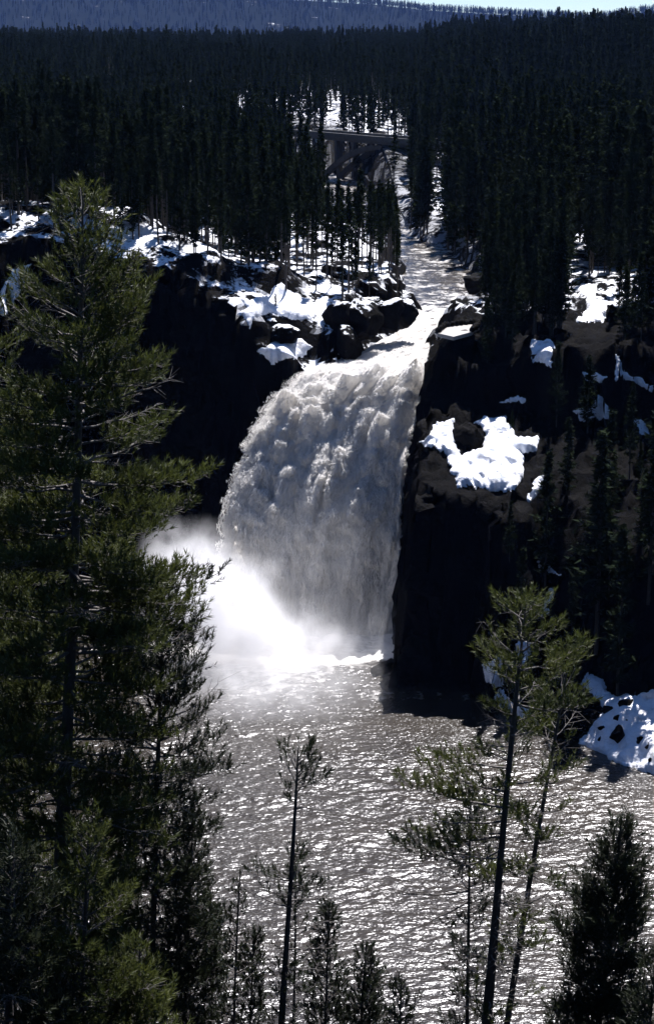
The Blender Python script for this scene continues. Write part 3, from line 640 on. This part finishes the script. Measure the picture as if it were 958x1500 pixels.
for i in near:
    px = bx_[i]; look = 'bare-stemmed' if idx[i] in (0, 3) else 'bushy' if idx[i] in (4, 5) else 'slim'
    size = 'short' if hts[i] < 9.5 else 'tall' if hts[i] > 16 else 'medium-high'
    row = 'front' if pts[i, 1] < 284 else 'second' if pts[i, 1] < 300 else 'rear'
    zone = [(90, 'near the left picture edge behind the cliff rim', 'pines behind the left cliff rim'), (200, 'behind the cliff rim, above the tallest near pine', 'pines behind the left cliff rim'), (300, 'behind the cliff rim, right of the tallest near pine', 'pines behind the left cliff rim'),
            (410, 'on the snowy plateau above the star-shaped snow', 'pines on the left plateau'), (520, 'on the snowy ground above the brink boulders', 'pines on the river spit'), (612, 'on the river spit above the falls', 'pines on the river spit'), (700, 'beside the upper river on its right bank', 'pines on the right river bank'),
            (780, 'on the right bank above the overlook', 'pines on the right river bank'), (840, 'behind the dark outcrop at the right rim', 'pines behind the right rim'), (905, 'above the bright rim snow at the right', 'pines behind the right rim'), (1e9, 'near the right picture edge behind the rim', 'pines behind the right rim')]
    zt, gp = next((a, b) for lim, a, b in zone if px < lim)
    lab = f'{size} {look} dark pine {zt}, {row} row'
    forest_tree(pts[i, 0], pts[i, 1], hz[i], idx[i], sclh[i], rs.random() * 6.28, lab, gp)
# trees on the right canyon slope; bench and out-of-frame ones added for shade
for px, py, top, D, k, lab in [(872, 985, 632, 214, 5, 'tall dark conifer on the right slope above the snow bank'), (944, 1000, 628, 211, 5, 'tall dark conifer on the right slope nearest the picture edge'), (905, 1005, 770, 209, 4, 'shorter conifer between the two tall dark ones on the right slope'),
        (815, 600, 500, 241, 4, 'bushy dark conifer beside the squarish blue snow patch'), (690, 612, 572, 246, 2, 'little pine at the top of the ledge snow'), (748, 668, 600, 240, 2, 'small pine at the right edge of the ledge snow'),
        (404, 452, 428, 268, 2, 'tiny young pine on the star-shaped snow'), (376, 450, 432, 268, 2, 'tiny dark sapling at the left end of the star-shaped snow'), (835, 980, 850, 216, 4, 'dark conifer at the cliff foot left of the tall pair'),
        (775, 420, 250, 284, 5, 'big dark pine on the outcrop left of the right rim snow'), (905, 470, 330, 262, 5, 'pine right beside the bright snow slope at the right rim'), (945, 470, 300, 263, 1, 'pine at the right rim by the picture edge'),
        (985, 480, 280, 258, 5, 'added shade pine just beyond the right picture edge at the rim'), (1010, 640, 430, 236, 5, 'added shade pine beyond the right picture edge on the bench'), (975, 700, 480, 228, 4, 'added shade pine cut by the right picture edge on the bench'), (860, 640, 520, 240, 4, 'dark fir below the oval snow patch'), (920, 720, 560, 230, 5, 'added shade conifer on the bench right of the horned snow patch'), (830, 735, 610, 226, 4, 'added shade conifer on the bench below the horned snow patch'), (800, 760, 660, 221, 4, 'low dark conifer at the cliff edge right of the ledge snow'), (890, 760, 600, 222, 4, 'added shade conifer at the bench edge above the tall slope pair')]:
    b = at(px, py, D); gz = ground_z(b[0], b[1]); hgt = at(px, top, D)[2] - gz
    forest_tree(b[0], b[1], gz, k, hgt / FP[k][3], px, lab, None)

# conifers added to shade the right bench and rim, leaving the snow patches open
PATCH = [(768, 490, 816, 548), (836, 572, 896, 622), (896, 512, 965, 582), (848, 538, 892, 564), (918, 606, 958, 644), (610, 605, 792, 728), (836, 410, 895, 476), (846, 985, 990, 1140), (780, 690, 800, 748), (780, 818, 826, 908), (700, 935, 830, 1066)]
rt = random.Random(33); placed = []; tries = 0
while len(placed) < 62 and tries < 4000:
    tries += 1; x, y = rt.uniform(21, 52), rt.uniform(213, 257); z = ground_z(x, y)
    if z < 9 or any((x - a) ** 2 + (y - b) ** 2 < 2.2 ** 2 for a, b in placed): continue
    k = rt.choice([2, 4, 4, 5]); hgt = rt.uniform(5, 12); (bx, tx), (by, ty) = project(np.array([(x, y, z), (x, y, z + hgt)]))
    hw = 1.3 * F / y
    if any(bx + hw > a and bx - hw < c and by > b and ty < d for a, b, c, d in PATCH): continue
    placed.append((x, y))
    where = 'below the right rim by the squarish snow patch' if bx < 840 and z > 30 else 'below the right rim under the bright rim snow' if bx < 905 and z > 30 else 'below the right rim by the picture edge' if z > 30 else 'on the right bench next to the ledge snow' if bx < 840 else 'on the right bench above the tall slope pair' if bx < 915 else 'on the right bench near the picture edge'
    forest_tree(x, y, z, k, hgt / FP[k][3], rt.random() * 6, f"{'low' if hgt < 7.5 else 'taller'} {'slim' if k == 2 else 'bushy'} added shade conifer {where}", 'conifers added to shade the right slope')

def scatter(name, pts3, scl, idx, label, rots, protos=protos):
    me = mesh_np(name, pts3, np.zeros((0, 3), int), [], attr={'scl': scl, 'rot': rots, 'idx': idx}) if False else None
    me = bpy.data.meshes.new(name); me.vertices.add(len(pts3)); me.vertices.foreach_set('co', np.ascontiguousarray(pts3, np.float32).ravel())
    for nme, a, ty in (('scl', scl, 'FLOAT'), ('rot', rots, 'FLOAT'), ('idx', idx, 'INT')):
        at_ = me.attributes.new(nme, ty, 'POINT'); at_.data.foreach_set('value', np.ascontiguousarray(a, np.int32 if ty == 'INT' else np.float32))
    o = link(name, me); g = bpy.data.node_groups.new(name, 'GeometryNodeTree')
    g.interface.new_socket('Geometry', in_out='INPUT', socket_type='NodeSocketGeometry'); g.interface.new_socket('Geometry', in_out='OUTPUT', socket_type='NodeSocketGeometry')
    N, L = g.nodes, g.links; gi, go = N.new('NodeGroupInput'), N.new('NodeGroupOutput')
    jn = N.new('GeometryNodeJoinGeometry')
    for pr in protos[::-1]:
        oi = N.new('GeometryNodeObjectInfo'); oi.inputs['Object'].default_value = pr; oi.inputs['As Instance'].default_value = True; L.new(oi.outputs['Geometry'], jn.inputs[0])
    ip = N.new('GeometryNodeInstanceOnPoints'); L.new(gi.outputs[0], ip.inputs['Points']); L.new(jn.outputs[0], ip.inputs['Instance']); ip.inputs['Pick Instance'].default_value = True
    def attr(nme, ty):
        a = N.new('GeometryNodeInputNamedAttribute'); a.data_type = ty; a.inputs[0].default_value = nme; return a.outputs[0]
    L.new(attr('idx', 'INT'), ip.inputs['Instance Index'])
    cx = N.new('ShaderNodeCombineXYZ'); L.new(attr('rot', 'FLOAT'), cx.inputs[2]); L.new(cx.outputs[0], ip.inputs['Rotation'])
    L.new(attr('scl', 'FLOAT'), ip.inputs['Scale']); L.new(ip.outputs[0], go.inputs[0])
    md = o.modifiers.new('scatter', 'NODES'); md.node_group = g
    return tag(o, label, 'forest', kind='stuff')
fs = ~near_set
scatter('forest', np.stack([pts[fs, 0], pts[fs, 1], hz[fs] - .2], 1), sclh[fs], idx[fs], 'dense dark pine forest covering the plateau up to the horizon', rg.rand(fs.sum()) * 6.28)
rprotos = []
for pr in protos:
    mm = pr.data.copy(); mm.materials.clear(); mm.materials.append(M_RIDGE); mm.materials.append(M_RIDGE); rprotos.append(bpy.data.objects.new('ridge_pine_shape', mm))
n = 9000; qx = rg.uniform(-1500, 1500, n); qy = 4300 + 1900 * rg.rand(n) ** .5; qy[:2200] = 6200 + rg.rand(2200) * 30
scatter('ridge_forest', np.stack([qx, qy, ridge_z(qx, np.minimum(qy, 6200)) - 1], 1), .8 + .5 * rg.rand(n), rg.choice([1, 4, 5], n), 'far blue tree cover on the horizon ridge', rg.rand(n) * 6.28, rprotos)

# ------------------------------------------------------------------ pines of the near slope
def tufts_mesh(C, A, ln, rad, seed, nn=24, wid=.019):
    rg = np.random.RandomState(seed); n = len(C)
    A = A / np.linalg.norm(A, axis=1)[:, None]
    B1 = np.cross(A, rg.normal(size=(n, 3))); B1 /= np.linalg.norm(B1, axis=1)[:, None]; B2 = np.cross(A, B1)
    s = rg.rand(n, nn) ** .8; ph = rg.rand(n, nn) * 2 * math.pi
    rdl = B1[:, None] * np.cos(ph)[..., None] + B2[:, None] * np.sin(ph)[..., None]
    root = C[:, None] + A[:, None] * (s * ln[:, None])[..., None]
    nl = rad[:, None] * (.8 + .5 * rg.rand(n, nn))
    tip = root + (rdl * .75 + A[:, None] * (.55 + .5 * s[..., None])) * nl[..., None]
    tng = np.cross(rdl, A[:, None]) + .6 * rdl * rg.normal(size=(n, nn, 1)); tng /= np.linalg.norm(tng, axis=-1)[..., None]
    w_ = wid * (.8 + .5 * rg.rand(n, nn, 1))
    v = np.stack([root - tng * w_ * .5, root + tng * w_ * .5, tip], 2)
    v = v.reshape(-1, 3); return v, np.arange(len(v)).reshape(-1, 3)
def pine(label, top, low, D, rbase, prof, dens, seed, needle=None, tl=(.16, .32), tr=.095, bare=0.0, nn=24, el0=52, droop=-8, twigd=9.5, extra=(), depth=None, lean=0.0, sweep=.16, trunk_only_below=99.):
    """prof: (metres below the top, branch length) pairs; extra: (m below top, azimuth deg, length, elevation deg) single limbs"""
    needle = needle or M_NEEDLE
    rg = np.random.RandomState(seed)
    T, Lo = at(*top, D), at(*low, D + lean); dr = (Lo - T) / abs(T[2] - Lo[2])
    dens = dens * (2.1 if needle is M_NEEDLE2 else 1.6); h = 0.0
    for _ in range(60):
        q = T + dr * h
        if q[2] < ground_z(q[0], q[1]): break
        h += .8
    Ht = h + .3; base = T + dr * Ht
    root = bpy.data.objects.new('pine_tree', None); COL.objects.link(root); root.location = base; tag(root, label, 'tree')
    k = 22; tt = np.linspace(0, 1, k); path = -dr[None] * (Ht * tt)[:, None]
    wv = np.stack([.10 * np.sin(tt * 7 + seed), .10 * np.cos(tt * 5 + seed), 0 * tt], 1) * np.sin(tt * math.pi)[:, None]
    path = path + wv
    rad = rbase * (1 - tt) ** .75 + .012; rad *= 1 + .04 * rg.normal(size=k)
    tv_, tf = tube(path, rad, 10); link('trunk', mesh_np('trunk', tv_, tf, M_BARK, True), root)
    def trunk(hb): t = 1 - hb / Ht; return np.array([np.interp(t, tt, path[:, c]) for c in range(3)])
    pm, pl = np.array([q[0] for q in prof]), np.array([q[1] for q in prof])
    jobs = []
    hmax = min(pm[-1], Ht - .5); n = int(dens * hmax)
    for i in range(n):
        hb = hmax * (i + rg.rand()) / n
        if hb < .15: continue
        L_ = np.interp(hb, pm, pl) * rg.uniform(.55, 1.18)
        jobs.append((hb, rg.rand() * 2 * math.pi, L_, math.radians(el0 + (droop - el0) * min(1, hb / 4.5) + rg.normal() * 9), rg.rand() < bare * min(1, hb / 3)))
    jobs += [(a, math.radians(b), c, math.radians(d), len(e) > 0 and e[0]) for a, b, c, d, *e in extra]
    bp, C, A = [], [], []
    up = np.array((0, 0, 1.))
    for hb, az, L_, el, dead in jobs:
        if L_ < .08: continue
        s0 = trunk(hb); o = np.array((math.cos(az), math.sin(az), 0)); m_ = 6; ss = np.linspace(0, 1, m_)
        side = np.array((-o[1], o[0], 0)); wob = rg.normal(size=m_).cumsum() * .035 * L_
        P_ = s0 + o * (L_ * ss * math.cos(el))[:, None] + up * (L_ * ss * math.sin(el) + sweep * L_ * ss ** 2.2)[:, None] + side * wob[:, None] + up * (rg.normal(size=m_).cumsum() * .02 * L_)[:, None]
        r0 = .010 + .011 * L_
        bp.append(tube(P_, np.linspace(r0, .005, m_), 4))
        nt_ = max(2, int(L_ * twigd))
        for j in range(nt_):
            s = .22 + .78 * (j + rg.rand()) / nt_; p_ = np.array([np.interp(s, ss, P_[:, c]) for c in range(3)])
            sg = 1 if j % 2 else -1; a2 = az + sg * math.radians(rg.uniform(25, 70)); tln = (.10 + .42 * L_ * (1 - s) ** .7 * rg.uniform(.4, 1)) if L_ > .5 else .08
            td = np.array((math.cos(a2), math.sin(a2), rg.uniform(-.15, .45))); td /= np.linalg.norm(td)
            e_ = p_ + td * tln; bp.append(tube([p_, p_ + td * tln * .5 + up * rg.normal() * .02, e_], [.006, .0045, .003], 3))
            if dead:
                for q in range(2):
                    d3 = td + rg.normal(size=3) * .7; bp.append(tube([p_ + td * tln * .5, p_ + td * tln * .5 + d3 * .10, p_ + td * tln * .5 + d3 * .2 * rg.rand() + d3 * .05], [.004, .003, .002], 3))
                continue
            for q in range(1 + int(tln / .13)):
                u = 1 - q * .13 / tln; C.append(p_ + td * tln * u); A.append(td * .5 + up * rg.uniform(.5, 1.15) + rg.normal(size=3) * .2)
        if not dead:
            C.append(P_[-1]); A.append((P_[-1] - P_[-2]) / np.linalg.norm(P_[-1] - P_[-2]) + up * .5)
    C.append(trunk(.0) - up * .1); A.append(up)
    bv, bf = join(bp); link('branches', mesh_np('branches', bv, bf, M_TWIG, False), root)['kind'] = 'stuff'
    C, A = np.array(C), np.array(A); n = len(C)
    v, f = tufts_mesh(C, A, rg.uniform(tl[0], tl[1], n), tr * rg.uniform(.75, 1.2, n), seed, nn)
    link('crown', mesh_np('crown', v, f, needle), root)
    return len(f)
R_, D2 = M_NEEDLE, M_NEEDLE2
NT = 0
NT += pine('tallest bushy green pine at the left with its top against the cliff', (122, 286), (103, 1000), 31, .24, [(0, .2), (.8, .6), (2.3, 1.25), (4.5, 1.9), (6, 2.2), (9, 2.0), (15, 1.7)], 11, 1, R_, bare=.12)
NT += pine('dark bushy pine filling the left picture edge', (-45, 395), (-38, 1300), 34, .22, [(0, .2), (1, .6), (3, 1.2), (7, 1.55), (14, 1.6)], 9, 2, R_, bare=.12)
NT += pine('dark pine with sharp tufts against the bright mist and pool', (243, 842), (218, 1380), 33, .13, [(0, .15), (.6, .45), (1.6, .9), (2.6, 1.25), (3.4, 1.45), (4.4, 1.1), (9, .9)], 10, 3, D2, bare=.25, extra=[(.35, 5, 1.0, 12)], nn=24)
NT += pine('bushy green pine low at the left behind the tall trunk', (45, 900), (40, 1500), 36, .15, [(0, .2), (1, .7), (3, 1.3), (8, 1.5)], 10, 4, R_, bare=.2)
NT += pine('young green pine with pointed top at the lower left', (131, 1205), (125, 1500), 27, .10, [(0, .12), (.6, .35), (1.6, .75), (3, 1.1), (6, 1.3)], 12, 5, R_, bare=.05)
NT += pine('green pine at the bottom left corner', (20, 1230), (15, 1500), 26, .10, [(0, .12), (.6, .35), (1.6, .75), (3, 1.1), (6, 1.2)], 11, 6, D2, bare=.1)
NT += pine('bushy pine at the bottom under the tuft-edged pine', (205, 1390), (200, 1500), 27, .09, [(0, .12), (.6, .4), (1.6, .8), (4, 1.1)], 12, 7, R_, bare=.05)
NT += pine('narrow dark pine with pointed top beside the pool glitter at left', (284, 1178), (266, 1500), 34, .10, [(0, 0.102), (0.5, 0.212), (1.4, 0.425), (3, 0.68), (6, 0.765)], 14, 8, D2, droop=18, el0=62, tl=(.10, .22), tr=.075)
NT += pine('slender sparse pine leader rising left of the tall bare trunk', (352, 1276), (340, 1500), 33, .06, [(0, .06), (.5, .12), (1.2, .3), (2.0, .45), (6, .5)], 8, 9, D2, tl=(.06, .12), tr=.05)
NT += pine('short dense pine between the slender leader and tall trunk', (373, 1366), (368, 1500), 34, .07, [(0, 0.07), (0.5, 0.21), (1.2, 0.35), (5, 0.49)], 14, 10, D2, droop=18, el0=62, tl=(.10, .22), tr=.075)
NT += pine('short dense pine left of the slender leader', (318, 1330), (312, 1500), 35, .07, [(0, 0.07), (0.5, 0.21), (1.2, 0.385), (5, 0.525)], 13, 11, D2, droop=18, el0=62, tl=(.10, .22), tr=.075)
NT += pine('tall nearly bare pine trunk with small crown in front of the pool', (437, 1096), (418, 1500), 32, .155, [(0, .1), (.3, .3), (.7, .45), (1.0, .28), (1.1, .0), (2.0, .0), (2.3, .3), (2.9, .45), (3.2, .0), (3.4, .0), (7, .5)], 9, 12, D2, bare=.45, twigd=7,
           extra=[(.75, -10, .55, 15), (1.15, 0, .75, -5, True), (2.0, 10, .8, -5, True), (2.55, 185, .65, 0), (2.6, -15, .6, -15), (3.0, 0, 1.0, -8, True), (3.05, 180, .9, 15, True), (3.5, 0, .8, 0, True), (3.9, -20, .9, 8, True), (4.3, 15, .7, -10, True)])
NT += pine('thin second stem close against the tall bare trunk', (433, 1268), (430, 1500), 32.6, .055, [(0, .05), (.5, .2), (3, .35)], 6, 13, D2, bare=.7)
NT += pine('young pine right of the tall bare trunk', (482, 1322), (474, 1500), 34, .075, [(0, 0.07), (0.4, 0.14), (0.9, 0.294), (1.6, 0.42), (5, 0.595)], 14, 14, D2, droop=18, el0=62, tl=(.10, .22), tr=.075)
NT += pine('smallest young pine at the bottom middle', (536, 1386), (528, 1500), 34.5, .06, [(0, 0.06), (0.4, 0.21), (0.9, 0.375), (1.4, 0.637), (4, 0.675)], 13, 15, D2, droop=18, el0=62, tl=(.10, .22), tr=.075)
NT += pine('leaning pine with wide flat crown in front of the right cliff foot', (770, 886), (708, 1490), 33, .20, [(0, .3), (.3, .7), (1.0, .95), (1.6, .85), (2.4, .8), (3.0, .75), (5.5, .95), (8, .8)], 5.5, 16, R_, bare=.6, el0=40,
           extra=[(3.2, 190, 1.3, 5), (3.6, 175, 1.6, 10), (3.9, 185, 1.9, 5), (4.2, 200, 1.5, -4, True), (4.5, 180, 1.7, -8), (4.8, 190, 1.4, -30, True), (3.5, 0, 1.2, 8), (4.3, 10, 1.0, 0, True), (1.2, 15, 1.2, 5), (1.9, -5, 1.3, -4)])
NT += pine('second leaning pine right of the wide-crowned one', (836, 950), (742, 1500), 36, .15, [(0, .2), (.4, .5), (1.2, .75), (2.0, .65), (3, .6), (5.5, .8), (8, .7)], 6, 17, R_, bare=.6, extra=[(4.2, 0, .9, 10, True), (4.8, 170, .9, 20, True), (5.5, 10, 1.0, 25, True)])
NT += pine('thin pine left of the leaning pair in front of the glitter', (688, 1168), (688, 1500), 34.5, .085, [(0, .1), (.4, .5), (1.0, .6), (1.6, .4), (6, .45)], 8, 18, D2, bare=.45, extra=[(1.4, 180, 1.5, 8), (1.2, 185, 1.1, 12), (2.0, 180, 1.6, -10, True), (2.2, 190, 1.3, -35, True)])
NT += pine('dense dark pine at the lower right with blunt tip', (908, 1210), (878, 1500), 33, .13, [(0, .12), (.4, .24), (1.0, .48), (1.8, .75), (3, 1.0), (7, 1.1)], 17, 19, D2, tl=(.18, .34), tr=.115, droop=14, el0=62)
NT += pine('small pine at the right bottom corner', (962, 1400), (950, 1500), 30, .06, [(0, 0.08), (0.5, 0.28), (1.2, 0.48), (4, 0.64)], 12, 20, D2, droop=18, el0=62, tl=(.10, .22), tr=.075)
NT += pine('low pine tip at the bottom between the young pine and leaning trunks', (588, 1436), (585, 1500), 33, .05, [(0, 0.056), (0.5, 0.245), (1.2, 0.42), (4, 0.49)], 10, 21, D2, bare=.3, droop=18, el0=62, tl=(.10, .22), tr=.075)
print("NEEDLE QUADS", NT)

# ------------------------------------------------------------------ mist at the foot of the falls, and the air
def mist_mat():
    m = bpy.data.materials.new('mist'); m.use_nodes = True; N, L = m.node_tree.nodes, m.node_tree.links; N.clear()
    out = N.new('ShaderNodeOutputMaterial'); pv = N.new('ShaderNodeVolumePrincipled'); L.new(pv.outputs[0], out.inputs['Volume'])
    pv.inputs['Color'].default_value = (.985, .985, .99, 1); pv.inputs['Anisotropy'].default_value = .1
    g = N.new('ShaderNodeNewGeometry'); pos = g.outputs['Position']
    nz = noise(N, L, .13, 4, .6, pos); s1 = N.new('ShaderNodeVectorMath'); s1.operation = 'SUBTRACT'; L.new(nz.outputs['Color'], s1.inputs[0]); s1.inputs[1].default_value = (.5, .5, .5)
    s2 = N.new('ShaderNodeVectorMath'); s2.operation = 'MULTIPLY_ADD'; L.new(s1.outputs[0], s2.inputs[0]); s2.inputs[1].default_value = (9, 9, 9); L.new(pos, s2.inputs[2]); wpos = s2.outputs[0]
    tot = None
    for c, r, k, pw in MIST:
        sub = N.new('ShaderNodeVectorMath'); sub.operation = 'SUBTRACT'; L.new(wpos, sub.inputs[0]); sub.inputs[1].default_value = c
        dv_ = N.new('ShaderNodeVectorMath'); dv_.operation = 'DIVIDE'; L.new(sub.outputs[0], dv_.inputs[0]); dv_.inputs[1].default_value = r
        ln = N.new('ShaderNodeVectorMath'); ln.operation = 'LENGTH'; L.new(dv_.outputs[0], ln.inputs[0])
        q = math_node(N, L, 'MAXIMUM', math_node(N, L, 'SUBTRACT', 1.0, ln.outputs['Value']), 0.0)
        q = math_node(N, L, 'MULTIPLY', math_node(N, L, 'POWER', q, pw), k)
        tot = q if tot is None else math_node(N, L, 'ADD', tot, q)
    n = noise(N, L, .3, 5, .62, pos); mr = N.new('ShaderNodeMapRange'); mr.inputs[1].default_value = .36; mr.inputs[2].default_value = .66; mr.inputs[3].default_value = .08; mr.inputs[4].default_value = 1.7; L.new(n.outputs[0], mr.inputs[0])
    L.new(math_node(N, L, 'MULTIPLY', tot, mr.outputs[0]), pv.inputs['Density'])
    return m
MIST = [(tuple(at(282, 848, 236)), (9.5, 8, 9), .55, 1.9), (tuple(at(322, 895, 234)), (12, 9, 9), .6, 1.9), (tuple(at(375, 930, 233)), (11.5, 9, 6), .45, 1.9), (tuple(at(430, 950, 234)), (11, 8, 4.5), .2, 1.8), (tuple(at(500, 935, 238)), (10, 6, 6), .07, 1.2), (tuple(at(460, 830, 241)), (13, 5, 12), .035, 1.2), (tuple(at(380, 1000, 222)), (17, 16, 4.5), .15, 1.2), (tuple(at(470, 945, 238)), (11, 6, 3.5), .08, 1.3)]
def ell_mesh():
    import bmesh
    bm = bmesh.new(); bmesh.ops.create_cube(bm, size=1)
    for q in bm.verts: q.co = Vector((-8 + q.co.x * 42, 232 + q.co.y * 42, 14.0 + q.co.z * 30))
    me = bpy.data.meshes.new('mist'); bm.to_mesh(me); bm.free(); return me
me = ell_mesh(); me.materials.append(mist_mat()); tag(link('mist', me), 'bright white spray cloud rising at the foot of the waterfall', 'mist', kind='stuff')
me = boxmesh('haze', (-3600, 3600, -200, 7200, -20, 330), None) if False else None
m = bpy.data.materials.new('haze'); m.use_nodes = True; N, L = m.node_tree.nodes, m.node_tree.links; N.clear()
out = N.new('ShaderNodeOutputMaterial'); pv = N.new('ShaderNodeVolumePrincipled'); L.new(pv.outputs[0], out.inputs['Volume'])
pv.inputs['Color'].default_value = (.22, .40, 1.0, 1); pv.inputs['Density'].default_value = 1.4e-5; pv.inputs['Anisotropy'].default_value = .0
tag(link('haze', boxmesh('haze', (-3700, 3700, -260, 7400, -190, 340), m)), kind='stuff')

# loose spray thrown off the falling water: drops drawn out along the flow
n = 120000; rgp = np.random.RandomState(5)
iu = np.where(rgp.rand(n) < .10, (rgp.rand(n) ** 2 * .10 * nu).astype(int), rgp.randint(0, nu, n)); iv = rgp.randint(int(.30 * nv), nv - 2, n)
dvn = dv / (np.linalg.norm(dv, axis=-1)[..., None] + 1e-9)
pk = disp[iu, iv]; pk = np.clip(pk / (np.percentile(disp, 95) + 1e-6), 0, 1)
low_ = sstep(.45, .85, iv / nv)
c = G[iu, iv] + nrm[iu, iv] * ((rgp.rand(n) ** 2.2 * (.12 + .5 * pk))[:, None]) + rgp.normal(size=(n, 3)) * .05
c[:, 0] -= (iu < .10 * nu) * rgp.rand(n) ** 2.5 * 1.3
fd = dvn[iu, iv] + rgp.normal(size=(n, 3)) * (.9 - .6 * low_)[:, None]; fd /= np.linalg.norm(fd, axis=1)[:, None]
sd = np.cross(fd, rgp.normal(size=(n, 3))); sd /= np.linalg.norm(sd, axis=1)[:, None]
ln = (.07 + .12 * rgp.rand(n) + .55 * low_ * rgp.rand(n))[:, None]; wd = (.022 + .045 * rgp.rand(n))[:, None]
ln *= (.7 + .3 * low_)[:, None]; wd *= (.7 + .3 * low_)[:, None]
v = np.stack([c - fd * ln * .5 - sd * wd, c - fd * ln * .4 + sd * wd, c + fd * ln], 1).reshape(-1, 3)
tag(link('spray', mesh_np('spray', v, np.arange(3 * n).reshape(-1, 3), M_SPRAY)), 'fine white drops of spray thrown off the waterfall', 'spray', kind='stuff')
